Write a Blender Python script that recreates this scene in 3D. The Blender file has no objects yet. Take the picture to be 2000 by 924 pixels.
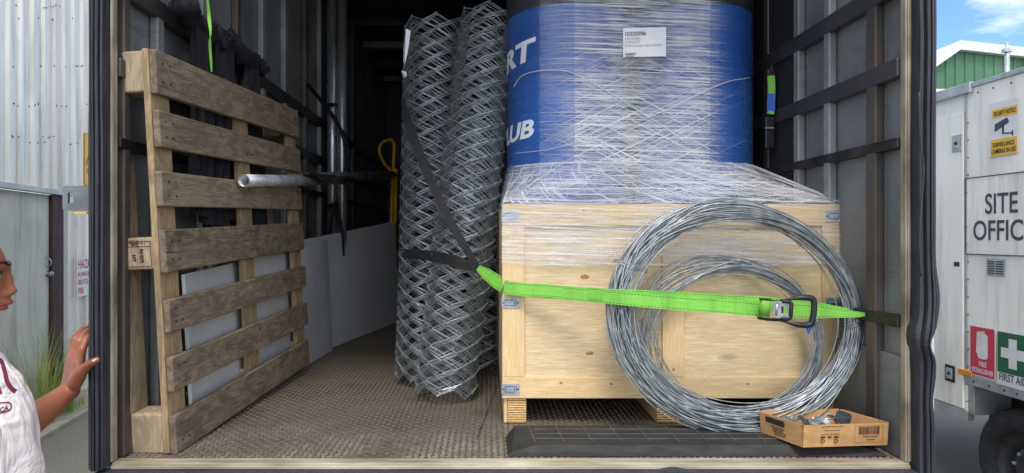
import bpy, bmesh, math, random
from mathutils import Vector, Matrix, noise
from mathutils.bvhtree import BVHTree
R = math.radians
V = Vector
random.seed(7)
sc = bpy.context.scene
COL = sc.collection

# ------------------------------------------------------------------ camera
FPX = 1300.0                       # focal length in pixels of the 2000 px wide photograph
U0 = 945.0                         # photo column of the optical axis (the photograph is cropped off-centre)
TH = 0.0
CAM = V((0, 0, 1.70))
F = 1.05                           # height of the truck floor
FW = V((math.sin(TH), math.cos(TH), 0)); RT = V((math.cos(TH), -math.sin(TH), 0)); UP = V((0, 0, 1))
cd = bpy.data.cameras.new('camera'); cam = bpy.data.objects.new('camera', cd); COL.objects.link(cam)
cam.location = CAM; cam.rotation_euler = (R(90), 0, -TH)
cd.sensor_width = 36; cd.sensor_fit = 'HORIZONTAL'; cd.lens = 36 * FPX / 2000; cd.shift_x = (1000 - U0) / 2000
cd.clip_start = 0.05; cd.clip_end = 2000
sc.camera = cam

# ------------------------------------------------------------------ world, sun, exposure
SUN_EL, SUN_AZ = R(60), R(184)     # high, behind the camera (azimuth clockwise from +Y)
w = bpy.data.worlds.new('World'); sc.world = w; w.use_nodes = True
nt = w.node_tree; nt.nodes.clear()
sky = nt.nodes.new('ShaderNodeTexSky'); sky.sky_type = 'NISHITA'; sky.sun_disc = False
sky.sun_elevation = SUN_EL; sky.sun_rotation = SUN_AZ; sky.air_density = 1.0; sky.dust_density = 0.6; sky.ozone_density = 1.5
tc = nt.nodes.new('ShaderNodeTexCoord'); mp = nt.nodes.new('ShaderNodeMapping'); mp.inputs['Scale'].default_value = (1.6, 1.6, 4.5)
cn = nt.nodes.new('ShaderNodeTexNoise'); cn.inputs['Scale'].default_value = 2.2; cn.inputs['Detail'].default_value = 9; cn.inputs['Roughness'].default_value = .58
cr = nt.nodes.new('ShaderNodeValToRGB'); cr.color_ramp.elements[0].position = .50; cr.color_ramp.elements[1].position = .72
cr.color_ramp.elements[1].color = (.75, .75, .75, 1)
mx = nt.nodes.new('ShaderNodeMixRGB'); mx.inputs[2].default_value = (10.4, 10.2, 9.9, 1)
bg = nt.nodes.new('ShaderNodeBackground'); bg.inputs[1].default_value = 0.14
wo = nt.nodes.new('ShaderNodeOutputWorld')
L = nt.links.new
L(tc.outputs['Generated'], mp.inputs[0]); L(mp.outputs[0], cn.inputs[0]); sp0 = nt.nodes.new('ShaderNodeSeparateXYZ'); L(tc.outputs['Generated'], sp0.inputs[0])
cm = nt.nodes.new('ShaderNodeMapRange'); cm.inputs[1].default_value = .75; cm.inputs[2].default_value = -.2; cm.inputs[3].default_value = -.02; cm.inputs[4].default_value = .20   # extra unseen cloud overhead and behind, added to whiten the ambient light
L(sp0.outputs[1], cm.inputs[0]); ca0 = nt.nodes.new('ShaderNodeMath'); ca0.operation = 'ADD'; L(cn.outputs[0], ca0.inputs[0]); L(cm.outputs[0], ca0.inputs[1]); 
vd = nt.nodes.new('ShaderNodeVectorMath'); vd.operation = 'DISTANCE'; L(tc.outputs['Generated'], vd.inputs[0]); vd.inputs[1].default_value = V((.83, 1.0, .37)).normalized()   # one broken cloud bank low in the sky
cd2 = nt.nodes.new('ShaderNodeMapRange'); cd2.inputs[1].default_value = .085; cd2.inputs[2].default_value = .02; cd2.inputs[3].default_value = 0; cd2.inputs[4].default_value = .16; L(vd.outputs['Value'], cd2.inputs[0])
ca1 = nt.nodes.new('ShaderNodeMath'); ca1.operation = 'ADD'; L(ca0.outputs[0], ca1.inputs[0]); L(cd2.outputs[0], ca1.inputs[1]); L(ca1.outputs[0], cr.inputs[0]); L(cr.outputs[0], mx.inputs[0])
tn = nt.nodes.new('ShaderNodeMixRGB'); tn.blend_type = 'MULTIPLY'; tn.inputs[0].default_value = 1; tn.inputs[2].default_value = (.70, .88, 1.06, 1)
L(sky.outputs[0], tn.inputs[1]); L(tn.outputs[0], mx.inputs[1]); L(mx.outputs[0], bg.inputs[0]); L(bg.outputs[0], wo.inputs[0])
sl = bpy.data.lights.new('sun', 'SUN'); sl.energy = 1.8; sl.angle = R(18); sl.color = (1, .95, .87)
so = bpy.data.objects.new('sun', sl); COL.objects.link(so)
so.rotation_euler = (R(90) - SUN_EL, 0, -SUN_AZ + R(180)); so.location = (0, -5, 12)
sc.view_settings.view_transform = 'Standard'; sc.view_settings.look = 'None'; sc.view_settings.gamma = 1
sc.view_settings.use_curve_mapping = False
sc.view_settings.exposure = 0.68
sc.render.engine = 'CYCLES'
try:
    sc.cycles.use_denoising = True; sc.cycles.denoiser = 'OPENIMAGEDENOISE'
    sc.cycles.transparent_max_bounces = 16; sc.cycles.max_bounces = 10; sc.cycles.diffuse_bounces = 5
    sc.cycles.use_adaptive_sampling = True; sc.cycles.adaptive_threshold = 0.015
except Exception: pass

# ------------------------------------------------------------------ survey helpers: sight line -> real position
def ray(u, v): return FW + RT * ((u - U0) / FPX) - UP * ((v - 462) / FPX)
def atY(u, v, Y): d = ray(u, v); return CAM + d * (Y / d.y)
def atD(u, v, D): return CAM + ray(u, v) * D
def atZ(u, v, z): d = ray(u, v); return CAM + d * ((z - CAM.z) / d.z)
def atX(u, v, X): d = ray(u, v); return CAM + d * (X / d.x)
def pix(p):
    q = p - CAM; d = q.dot(FW); return U0 + FPX * q.dot(RT) / d, 462 - FPX * q.z / d

# ------------------------------------------------------------------ materials
def srgb(r, g, b):
    f = lambda c: (c / 255 / 12.92) if c / 255 <= .04045 else ((c / 255 + .055) / 1.055) ** 2.4
    return (f(r), f(g), f(b))
class Mat:
    def __init__(s, name):
        s.m = bpy.data.materials.new(name); s.m.use_nodes = True; s.t = s.m.node_tree
        s.b = s.t.nodes['Principled BSDF']; s.out = s.t.nodes['Material Output']
    def n(s, kind, **kw):
        o = s.t.nodes.new('ShaderNode' + kind)
        for k, val in kw.items():
            if hasattr(o, k): setattr(o, k, val)
        return o
    def l(s, a, b): s.t.links.new(a, b)
    def coord(s, scale=(1, 1, 1), attr=None, rot=(0, 0, 0)):
        if attr: a = s.n('Attribute'); a.attribute_name = attr; src = a.outputs['Vector']
        else: a = s.n('TexCoord'); src = a.outputs['Object']
        m = s.n('Mapping'); m.inputs['Scale'].default_value = scale; m.inputs['Rotation'].default_value = rot
        s.l(src, m.inputs[0]); return m.outputs[0]
    def noise(s, vec, scale=5, detail=6, rough=.55, dist=0):
        o = s.n('TexNoise'); o.inputs['Scale'].default_value = scale; o.inputs['Detail'].default_value = detail
        o.inputs['Roughness'].default_value = rough; o.inputs['Distortion'].default_value = dist
        s.l(vec, o.inputs['Vector']); return o.outputs[0]
    def ramp(s, fac, stops):
        o = s.n('ValToRGB'); e = o.color_ramp.elements
        while len(e) < len(stops): e.new(.5)
        for q, (p, c) in zip(e, stops):
            q.position = p; q.color = (c, c, c, 1) if not hasattr(c, '__len__') else (*c[:3], 1)
        s.l(fac, o.inputs[0]); return o.outputs[0]
    def mix(s, fac, a, b, mode='MIX'):
        o = s.n('MixRGB'); o.blend_type = mode
        for i, x in enumerate((fac, a, b)):
            if isinstance(x, bpy.types.NodeSocket): s.l(x, o.inputs[i])
            elif hasattr(x, '__len__'): o.inputs[i].default_value = (*x[:3], 1)
            else: o.inputs[i].default_value = x if i == 0 else (x, x, x, 1)
        return o.outputs[0]
    def math(s, op, a, b=0):
        o = s.n('Math'); o.operation = op
        for i, x in enumerate((a, b)):
            if isinstance(x, bpy.types.NodeSocket): s.l(x, o.inputs[i])
            else: o.inputs[i].default_value = x
        return o.outputs[0]
    def bump(s, h, strength=.3, dist=.01):
        o = s.n('Bump'); o.inputs['Strength'].default_value = strength; o.inputs['Distance'].default_value = dist
        s.l(h, o.inputs['Height']); s.l(o.outputs[0], s.b.inputs['Normal']); return o
    def set(s, color=None, rough=None, metal=None, **kw):
        for nm, x in (('Base Color', color), ('Roughness', rough), ('Metallic', metal)):
            if x is None: continue
            if isinstance(x, bpy.types.NodeSocket): s.l(x, s.b.inputs[nm])
            elif hasattr(x, '__len__'): s.b.inputs[nm].default_value = (*x[:3], 1)
            else: s.b.inputs[nm].default_value = x
        for k, x in kw.items(): s.b.inputs[k.replace('_', ' ')].default_value = x
        return s

def simple(name, c1, c2=None, rough=.5, metal=0, scale=6, stretch=(1, 1, 1), bump=0, bs=40, rvar=.12, lo=.35, hi=.65, bdist=.003, attr=None):
    m = Mat(name); c2 = c2 or tuple(x * .8 for x in c1)
    co = m.coord(stretch, attr); nz = m.noise(co, scale)
    m.set(m.ramp(nz, [(lo, c1), (hi, c2)]), m.ramp(m.noise(co, scale * 2.3), [(.3, max(0, rough - rvar)), (.7, min(1, rough + rvar))]), metal)
    if bump: m.bump(m.noise(co, bs, 4), bump, bdist)
    return m.m

def flat(name, c, rough=.5, metal=0):
    return simple(name, c, tuple(x * .9 for x in c), rough, metal, 15, rvar=.06)

def wood(name, light, dark, stain, staining=.5, knots=True, rough=.75, bump=.5):
    m = Mat(name)
    info = m.n('ObjectInfo')
    g = m.coord((1.1, 15, 15), 'g')
    grain = m.noise(g, 3.2, 9, .62, .9)
    fine = m.noise(m.coord((5, 150, 150), 'g'), 3, 5, .6)
    broad = m.noise(m.coord((3.2, 8, 8), 'g'), 2.4, 9, .68, 1.2)
    c = m.ramp(grain, [(.34, dark), (.46, light), (.54, tuple(x * .82 for x in light)), (.60, light), (.70, dark)])
    c = m.mix(m.ramp(fine, [(.40, .6), (.54, 0)]), c, tuple(x * .55 for x in dark))
    c = m.mix(m.ramp(broad, [(.44, 0), (.58, staining)]), c, stain)
    if knots:
        vo = m.n('TexVoronoi'); vo.inputs['Scale'].default_value = 1.0; vo.inputs['Randomness'].default_value = 1
        m.l(m.coord((3.1, 9, 9), 'g'), vo.inputs['Vector'])
        k = m.ramp(vo.outputs['Distance'], [(.06, 1), (.13, 0)])
        c = m.mix(m.math('MULTIPLY', k, .75), c, tuple(x * .45 for x in dark))
    c = m.mix(.24, c, m.ramp(info.outputs['Random'], [(0, tuple(x * .6 for x in light)), (1, tuple(min(1, x * 1.3) for x in light))]))
    m.set(c, rough)
    m.bump(m.mix(.5, grain, fine), bump, .004)
    return m.m

PINE = wood('new_pine', srgb(226, 198, 150), srgb(206, 172, 120), srgb(190, 160, 116), .45, True, .6, .15)
PLY = wood('pale_plywood', srgb(234, 210, 168), srgb(214, 186, 140), srgb(194, 166, 126), .5, True, .6, .1)
WEATH = wood('weathered_pallet_board', srgb(148, 132, 110), srgb(68, 55, 43), srgb(66, 60, 54), .8, True, .85, 1.0)
WEATH2 = wood('grey_weathered_block', srgb(190, 170, 142), srgb(140, 118, 94), srgb(104, 90, 76), .75, False, .85, .7)
WEATH3 = wood('warm_stringer_wood', srgb(178, 152, 116), srgb(124, 100, 74), srgb(92, 80, 66), .7, True, .8, .6)

def lamwood():
    m = Mat('laminated_skid_wood')
    g = m.coord((1, 1, 1), None); sep = m.n('SeparateXYZ'); m.l(g, sep.inputs[0])
    wv = m.math('SINE', m.math('MULTIPLY', sep.outputs[2], 760), 0)
    nz = m.noise(m.coord((30, 30, 200)), 2, 6)
    c = m.ramp(m.math('ADD', m.math('MULTIPLY', wv, .25), nz), [(.3, srgb(120, 90, 55)), (.6, srgb(226, 186, 128))])
    m.set(c, .8); m.bump(nz, .5, .004); return m.m
LAM = lamwood()

GALV = simple('galvanised_wire', srgb(182, 188, 192), srgb(132, 140, 146), .42, .7, 30)
MESHW = simple('mesh_wire', srgb(168, 174, 178), srgb(124, 132, 138), .40, .4, 30)
GALVD = simple('dull_galvanised_wire', srgb(172, 178, 184), srgb(126, 134, 142), .42, .7, 30)
PIPE = simple('galvanised_pipe', srgb(212, 216, 220), srgb(160, 166, 172), .33, .75, 9, (1, 1, .5), .15, 60)
ALU = simple('scuffed_aluminium', srgb(184, 176, 158), srgb(122, 114, 98), .5, .35, 14, (1, 1, .4), .2, 60)
ALUH = simple('aluminium_sill', srgb(206, 198, 180), srgb(146, 136, 114), .45, .3, 9, (.4, 3, 3), .2, 60)
STEELD = simple('dark_steel', srgb(70, 68, 66), srgb(40, 38, 38), .5, .6, 12, bump=.2)
CLIP = simple('zinc_clip', srgb(178, 186, 198), srgb(150, 158, 170), .5, .5, 30)
RUBBER = simple('black_seal_rubber', srgb(52, 56, 64), srgb(34, 37, 44), .55, 0, 20, (6, 6, .5), .4, 40)
RAMPM = simple('ramp_rubber', srgb(44, 44, 44), srgb(28, 28, 29), .72, 0, 7, (1, 3, 1), .35, 120)
STRAPK = simple('black_webbing', srgb(20, 21, 25), srgb(13, 13, 17), .8, 0, 60, bump=.4, bs=300)
BLACKP = simple('black_plastic', srgb(30, 31, 34), srgb(18, 19, 21), .45, 0, 30)
CARD = simple('cardboard', srgb(196, 154, 104), srgb(170, 128, 82), .85, 0, 10, (1, 1, 2.5), .25, 60)
INK = flat('black_ink', srgb(38, 34, 32), .8)
BROWNINK = flat('brown_printing_ink', srgb(70, 44, 24), .85)
STAMP = flat('burnt_stamp', srgb(46, 30, 22), .9)
WHITEP = flat('white_paper', srgb(228, 228, 236), .6)
GREYTXT = flat('grey_print', srgb(110, 110, 122), .8)
WHITEPAINT = flat('white_lettering', srgb(226, 232, 240), .6)
BLUE = simple('blue_vinyl', srgb(0, 84, 168), srgb(0, 70, 150), .28, 0, 3, bump=.12, bs=9, bdist=.01)
NAVY = simple('dark_band', srgb(20, 24, 40), srgb(14, 17, 30), .5, 0, 6)
YEL = simple('yellow_paint', srgb(222, 166, 40), srgb(190, 136, 30), .5, 0, 12)
GREYSHEET = simple('pale_grey_sheet', srgb(228, 230, 232), srgb(212, 215, 218), .55, 0, 3, bump=.08, bs=6)
GREYSHEET2 = simple('white_grey_sheet', srgb(204, 206, 208), srgb(184, 187, 190), .5, 0, 3)
CLOTH = simple('black_cloth', srgb(26, 28, 36), srgb(18, 19, 26), .9, 0, 20, bump=.3, bs=90)

def webbing(name, c1, c2):
    m = Mat(name); co = m.coord((1, 1, 1), 'g'); sep = m.n('SeparateXYZ'); m.l(co, sep.inputs[0])
    rib = m.math('SINE', m.math('MULTIPLY', sep.outputs[0], 2 * math.pi / .0035), 0)
    y = m.math('ABSOLUTE', sep.outputs[1]); dash = m.math('GREATER_THAN', m.math('SINE', m.math('MULTIPLY', sep.outputs[0], 2 * math.pi / .011), 0), -.45)
    line = m.math('MULTIPLY', m.math('MULTIPLY', m.math('GREATER_THAN', y, .72), m.math('LESS_THAN', y, .82)), dash)
    c = m.ramp(m.noise(co, 14, 5), [(.35, c1), (.7, c2)])
    c = m.mix(m.math('MULTIPLY', line, .85), c, (.01, .015, .01))
    m.set(c, .62); m.bump(rib, .35, .001); return m.m
GREEN = webbing('lime_webbing', srgb(134, 206, 80), srgb(98, 170, 58))
BLUEWEB = simple('blue_label', srgb(30, 92, 190), None, .6)

def floor_mat(name, base1, base2, dirt, rust):
    m = Mat(name); co = m.coord()
    sep = m.n('SeparateXYZ'); m.l(co, sep.inputs[0])
    big = m.noise(co, 2.2, 8, .6, .4); fine = m.noise(co, 55, 6, .65)
    c = m.ramp(fine, [(.32, base2), (.62, base1)])
    c = m.mix(m.ramp(big, [(.40, 0), (.60, .85)]), c, dirt)
    far = m.ramp(m.math('ADD', sep.outputs[1], m.math('MULTIPLY', fine, .12)), [(.02, 0), (.55, .8)])   # base tone near the tailboard, second tone further in
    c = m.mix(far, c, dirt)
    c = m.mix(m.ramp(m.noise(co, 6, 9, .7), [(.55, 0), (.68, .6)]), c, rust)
    m.set(c, m.ramp(fine, [(.3, .36), (.7, .7)]), .4); m.bump(fine, .4, .003); return m.m
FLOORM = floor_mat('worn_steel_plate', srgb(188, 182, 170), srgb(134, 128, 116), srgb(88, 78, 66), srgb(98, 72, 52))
LUGM = floor_mat('tread_lug', srgb(60, 50, 40), srgb(44, 36, 28), srgb(112, 102, 88), srgb(86, 62, 44))

def wall_mat(name, c1, c2, dirtc):
    m = Mat(name); co = m.coord()
    c = m.ramp(m.noise(co, 3, 6), [(.35, c1), (.68, c2)])
    c = m.mix(m.ramp(m.noise(m.coord((1, 1.2, 5)), 2.3, 9, .7, .6), [(.55, 0), (.75, .6)]), c, dirtc)
    m.set(c, m.ramp(m.noise(co, 20), [(.3, .38), (.7, .6)]), .2); m.bump(m.noise(co, 4, 3), .12, .01); return m.m
INWALL = wall_mat('scuffed_lining', srgb(132, 137, 140), srgb(102, 107, 110), srgb(52, 53, 54))
POSTM = wall_mat('galvanised_post', srgb(150, 154, 156), srgb(106, 110, 112), srgb(74, 62, 52))
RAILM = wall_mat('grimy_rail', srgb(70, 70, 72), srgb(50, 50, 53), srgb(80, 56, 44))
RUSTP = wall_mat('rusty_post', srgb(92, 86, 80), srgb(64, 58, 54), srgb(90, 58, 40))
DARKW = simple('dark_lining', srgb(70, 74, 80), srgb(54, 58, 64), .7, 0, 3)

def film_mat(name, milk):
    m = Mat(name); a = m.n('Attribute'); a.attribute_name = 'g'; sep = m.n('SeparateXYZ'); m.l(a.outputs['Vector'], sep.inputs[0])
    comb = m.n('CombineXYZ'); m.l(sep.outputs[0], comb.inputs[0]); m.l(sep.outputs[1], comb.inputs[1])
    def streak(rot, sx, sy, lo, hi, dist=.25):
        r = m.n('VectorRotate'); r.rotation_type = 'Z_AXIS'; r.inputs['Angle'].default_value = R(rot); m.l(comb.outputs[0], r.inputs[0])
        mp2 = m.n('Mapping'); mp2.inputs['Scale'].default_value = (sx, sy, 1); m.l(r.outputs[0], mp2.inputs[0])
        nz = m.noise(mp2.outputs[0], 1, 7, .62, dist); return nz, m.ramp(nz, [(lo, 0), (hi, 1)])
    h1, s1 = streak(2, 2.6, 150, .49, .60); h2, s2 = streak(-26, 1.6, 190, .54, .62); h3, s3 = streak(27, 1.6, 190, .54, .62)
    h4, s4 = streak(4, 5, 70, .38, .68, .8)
    sheen_patch = m.ramp(m.noise(comb.outputs[0], 3.2, 3), [(.40, .35), (.56, 1)])
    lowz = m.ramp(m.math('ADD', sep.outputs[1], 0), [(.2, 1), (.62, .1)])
    s = m.math('MAXIMUM', s1, m.math('MULTIPLY', m.math('MAXIMUM', s2, s3), lowz))  # milky creases, with the film's bright glints drawn in as white streaks
    s = m.math('MAXIMUM', s, m.math('MULTIPLY', s4, m.math('MULTIPLY', sheen_patch, .95)))  # white sheen patches put into the film's opacity
    broad = m.math('MULTIPLY', m.ramp(m.noise(comb.outputs[0], 5.5, 2), [(.42, .04), (.62, .34)]), m.math('POWER', sep.outputs[2], 1.5))  # broad soft highlights, likewise painted in as opacity
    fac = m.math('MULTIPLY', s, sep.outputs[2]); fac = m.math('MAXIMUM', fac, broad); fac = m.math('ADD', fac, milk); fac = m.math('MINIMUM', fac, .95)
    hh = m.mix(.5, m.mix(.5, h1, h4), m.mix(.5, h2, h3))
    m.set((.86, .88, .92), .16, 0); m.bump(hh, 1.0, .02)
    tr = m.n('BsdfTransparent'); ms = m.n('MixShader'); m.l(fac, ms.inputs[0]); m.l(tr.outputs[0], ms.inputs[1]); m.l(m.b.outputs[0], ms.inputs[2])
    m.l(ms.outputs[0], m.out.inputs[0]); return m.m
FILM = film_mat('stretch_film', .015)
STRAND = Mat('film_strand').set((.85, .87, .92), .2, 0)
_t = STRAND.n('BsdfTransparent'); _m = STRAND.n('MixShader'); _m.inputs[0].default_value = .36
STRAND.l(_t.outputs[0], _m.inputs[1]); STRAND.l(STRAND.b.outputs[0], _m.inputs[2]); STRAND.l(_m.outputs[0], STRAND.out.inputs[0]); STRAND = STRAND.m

# ------------------------------------------------------------------ mesh builder
class MB:
    def __init__(s): s.v = []; s.f = []; s.mi = []; s.g = []
    def add(s, vs, fs, mi=0, g=None):
        o = len(s.v); s.v += [V(x) for x in vs]; s.f += [tuple(i + o for i in f) for f in fs]; s.mi += [mi] * len(fs)
        s.g += [V(x) for x in (g if g is not None else vs)]; return s
    def obox(s, o, a, b, c, mi=0, grain=0):
        o, a, b, c = V(o), V(a), V(b), V(c); la, lb, lc = a.length, b.length, c.length
        vs = []; g = []; off = V((random.uniform(0, 40), random.uniform(0, 40), random.uniform(0, 40)))
        for i in (0, 1):
            for j in (0, 1):
                for k in (0, 1):
                    vs.append(o + a * i + b * j + c * k); q = (la * i, lb * j, lc * k)
                    q = (q[grain], q[(grain + 1) % 3], q[(grain + 2) % 3]); g.append(V(q) + off)
        return s.add(vs, [(0, 1, 3, 2), (4, 6, 7, 5), (0, 4, 5, 1), (2, 3, 7, 6), (0, 2, 6, 4), (1, 5, 7, 3)], mi, g)
    def box(s, p0, p1, mi=0, grain=0):
        p0, p1 = V(p0), V(p1); d = p1 - p0
        return s.obox(p0, (d.x, 0, 0), (0, d.y, 0), (0, 0, d.z), mi, grain)
    def tube(s, pts, r, n=8, closed=False, cap=True, mi=0):
        pts = [V(p) for p in pts]; N = len(pts); rs = r if hasattr(r, '__len__') else [r] * N
        tang = []
        for i in range(N):
            a = pts[(i - 1) % N] if closed or i > 0 else pts[0]; b = pts[(i + 1) % N] if closed or i < N - 1 else pts[-1]
            t = b - a; tang.append(t.normalized() if t.length > 1e-9 else V((0, 0, 1)))
        nv = tang[0].orthogonal().normalized(); vs = []
        for i in range(N):
            nv = (nv - tang[i] * nv.dot(tang[i])); nv = nv.normalized() if nv.length > 1e-6 else tang[i].orthogonal().normalized()
            bv = tang[i].cross(nv)
            for k in range(n):
                a = 2 * math.pi * k / n; vs.append(pts[i] + (nv * math.cos(a) + bv * math.sin(a)) * rs[i])
        fs = []
        for i in range(N if closed else N - 1):
            j = (i + 1) % N
            for k in range(n): k2 = (k + 1) % n; fs.append((i * n + k, i * n + k2, j * n + k2, j * n + k))
        if cap and not closed: fs.append(tuple(range(n - 1, -1, -1))); fs.append(tuple((N - 1) * n + k for k in range(n)))
        return s.add(vs, fs, mi)
    def lathe(s, o, axis, prof, n=32, mi=0, closed_prof=False):
        o = V(o); ax = V(axis).normalized(); x = ax.orthogonal().normalized(); y = ax.cross(x); vs = []
        for r, h in prof:
            for k in range(n): a = 2 * math.pi * k / n; vs.append(o + ax * h + (x * math.cos(a) + y * math.sin(a)) * r)
        fs = []; P = len(prof)
        for i in range(P if closed_prof else P - 1):
            j = (i + 1) % P
            for k in range(n): k2 = (k + 1) % n; fs.append((i * n + k, i * n + k2, j * n + k2, j * n + k))
        return s.add(vs, fs, mi)
    def disc(s, o, axis, r, n=32, mi=0):
        o = V(o); ax = V(axis).normalized(); x = ax.orthogonal().normalized(); y = ax.cross(x)
        return s.add([o + (x * math.cos(2 * math.pi * k / n) + y * math.sin(2 * math.pi * k / n)) * r for k in range(n)], [tuple(range(n))], mi)
    def ribbon(s, pts, wv, th=.0015, mi=0):
        # pts: centre line, wv: half-width vectors; g = (length, -1..1, 0)
        vs = []; g = []; Ls = 0; N = len(pts)
        for i in range(N):
            p = V(pts[i]); t = (V(pts[min(i + 1, N - 1)]) - V(pts[max(i - 1, 0)]))
            if i: Ls += (V(pts[i]) - V(pts[i - 1])).length
            nn = t.cross(wv[i]); nn = nn.normalized() * th / 2
            for a, b in ((-1, 1), (1, 1), (1, -1), (-1, -1)): vs.append(p + V(wv[i]) * a + nn * b); g.append((Ls, a, 0))
        fs = []
        for i in range(N - 1):
            for k in range(4): k2 = (k + 1) % 4; fs.append((i * 4 + k, i * 4 + k2, i * 4 + 4 + k2, i * 4 + 4 + k))
        fs += [(0, 3, 2, 1), tuple((N - 1) * 4 + k for k in range(4))]
        return s.add(vs, fs, mi, g)
    def grid(s, fn, nu, nv, gf=None, mi=0):
        vs = []; g = []
        for j in range(nv + 1):
            for i in range(nu + 1):
                p = fn(i / nu, j / nv); vs.append(p); g.append(gf(i / nu, j / nv, p) if gf else p)
        W1 = nu + 1
        return s.add(vs, [(j * W1 + i, j * W1 + i + 1, (j + 1) * W1 + i + 1, (j + 1) * W1 + i) for j in range(nv) for i in range(nu)], mi, g)
    def poly(s, pts2, o, x, y, th, mi=0):
        o, x, y = V(o), V(x).normalized(), V(y).normalized(); nn = x.cross(y).normalized() * th; n = len(pts2)
        a = [o + x * p[0] + y * p[1] for p in pts2]
        return s.add(a + [p + nn for p in a], [tuple(range(n - 1, -1, -1)), tuple(range(n, 2 * n))] + [(k, (k + 1) % n, n + (k + 1) % n, n + k) for k in range(n)], mi)
    def text(s, txt, o, x, y, size, th=.0006, sx=1, mi=0, fn=None, align='LEFT', spacing=1, bold=0):
        cu = bpy.data.curves.new('t', 'FONT'); cu.body = txt; cu.size = 1; cu.extrude = .5; cu.align_x = align; cu.resolution_u = 4; cu.space_character = spacing; cu.offset = bold
        ob = bpy.data.objects.new('t', cu); me = bpy.data.meshes.new_from_object(ob)
        vs = [v.co.copy() for v in me.vertices]; fs = [tuple(p.vertices) for p in me.polygons]
        bpy.data.objects.remove(ob); bpy.data.curves.remove(cu); bpy.data.meshes.remove(me)
        o = V(o)
        if fn is None:
            x, y = V(x).normalized(), V(y).normalized(); nn = x.cross(y).normalized()
            fn = lambda a, b, c: o + x * a + y * b + nn * c
        return s.add([fn(p.x * size * sx, p.y * size, (p.z + .5) * th) for p in vs], fs, mi)
    def build(s, name, mats, parent=None, bevel=0, smooth=False, base=None, fix=True):
        root = parent
        while root is not None and root.parent is not None: root = root.parent
        if root is not None: off = root.location.copy()
        elif base is not None: off = V(base)
        else:
            xs = [p.x for p in s.v]; ys = [p.y for p in s.v]; zs = [p.z for p in s.v]
            off = V(((min(xs) + max(xs)) / 2, (min(ys) + max(ys)) / 2, min(zs)))
        me = bpy.data.meshes.new(name); me.from_pydata([p - off for p in s.v], [], s.f)
        if not hasattr(mats, '__len__'): mats = [mats]
        for m in mats: me.materials.append(m)
        me.polygons.foreach_set('material_index', s.mi)
        at = me.attributes.new('g', 'FLOAT_VECTOR', 'POINT'); at.data.foreach_set('vector', [c for q in s.g for c in q])
        if fix:
            bm = bmesh.new(); bm.from_mesh(me); bmesh.ops.recalc_face_normals(bm, faces=bm.faces); bm.to_mesh(me); bm.free()
        if smooth: me.polygons.foreach_set('use_smooth', [True] * len(me.polygons))
        o = bpy.data.objects.new(name, me); COL.objects.link(o)
        if root is None: o.location = off
        else: o.parent = parent
        if bevel:
            b = o.modifiers.new('bevel', 'BEVEL'); b.width = bevel; b.segments = 2; b.limit_method = 'ANGLE'; b.angle_limit = R(40)
        return o

def tag(o, label=None, cat=None, group=None, kind=None):
    if label: o['label'] = label
    if cat: o['category'] = cat
    if group: o['group'] = group
    if kind: o['kind'] = kind
    return o
def empty(name, loc, label, cat, group=None):
    o = bpy.data.objects.new(name, None); COL.objects.link(o); o.location = loc; o.empty_display_size = .1
    return tag(o, label, cat, group)
def smoothpath(pts, n=10):
    out = []; P = [V(p) for p in pts]; P = [P[0] * 2 - P[1]] + P + [P[-1] * 2 - P[-2]]
    for i in range(1, len(P) - 2):
        for k in range(n):
            t = k / n; a, b, c, d = P[i - 1], P[i], P[i + 1], P[i + 2]
            out.append(.5 * ((2 * b) + (c - a) * t + (2 * a - 5 * b + 4 * c - d) * t * t + (3 * b - a - 3 * c + d) * t ** 3))
    out.append(P[-2]); return out

# ================================================================== ground
m = Mat('asphalt'); co = m.coord()
sp = m.noise(co, 90, 5, .7); m.set(m.mix(m.ramp(m.noise(co, .7, 6), [(.4, 0), (.65, .5)]), m.ramp(sp, [(.35, srgb(92, 90, 86)), (.60, srgb(134, 130, 122)), (.70, srgb(184, 178, 166))]), srgb(128, 120, 106)), .9)
m.bump(sp, .9, .01); ASPH = m.m
CONC = simple('concrete', srgb(176, 168, 150), srgb(142, 136, 120), .85, 0, 4, bump=.4, bs=50)
g = MB().add([(-150, -60, 0), (150, -60, 0), (150, 250, 0), (-150, 250, 0)], [(0, 1, 2, 3)]); tag(g.build('ground', ASPH, base=(0, 0, 0)), kind='structure')

# ================================================================== shed on the left
A = atD(0, 0, 5.64); B = atD(120, 0, 6.70); A.z = B.z = 0
sd = (B - A).normalized(); sn = V((sd.y, -sd.x, 0))     # along the wall (away), outward normal (towards the truck)
if sn.x < 0: sn = -sn
def onwall(u, off=0.0):                                  # distance along the wall where the sight line u meets it
    d = ray(u, 462); p0 = A + sn * off
    k = (p0 - CAM).dot(sn) / d.dot(sn); p = CAM + d * k; return (p - p0).dot(sd)
def wz(u, v, off=0):
    d = ray(u, v); k = ((A + sn * off) - CAM).dot(sn) / d.dot(sn); return (CAM + d * k).z
p = A + sd * onwall(60); tag(MB().obox(A - sd * 6 - UP * .06, sd * 22, sn * .42, UP * .11).build('pavement', CONC, bevel=.01), kind='structure')
CLAD = simple('zinc_cladding', srgb(242, 238, 230), srgb(222, 218, 210), .42, .25, 1.6, (1, 1, .25), .05, 5)
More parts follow.
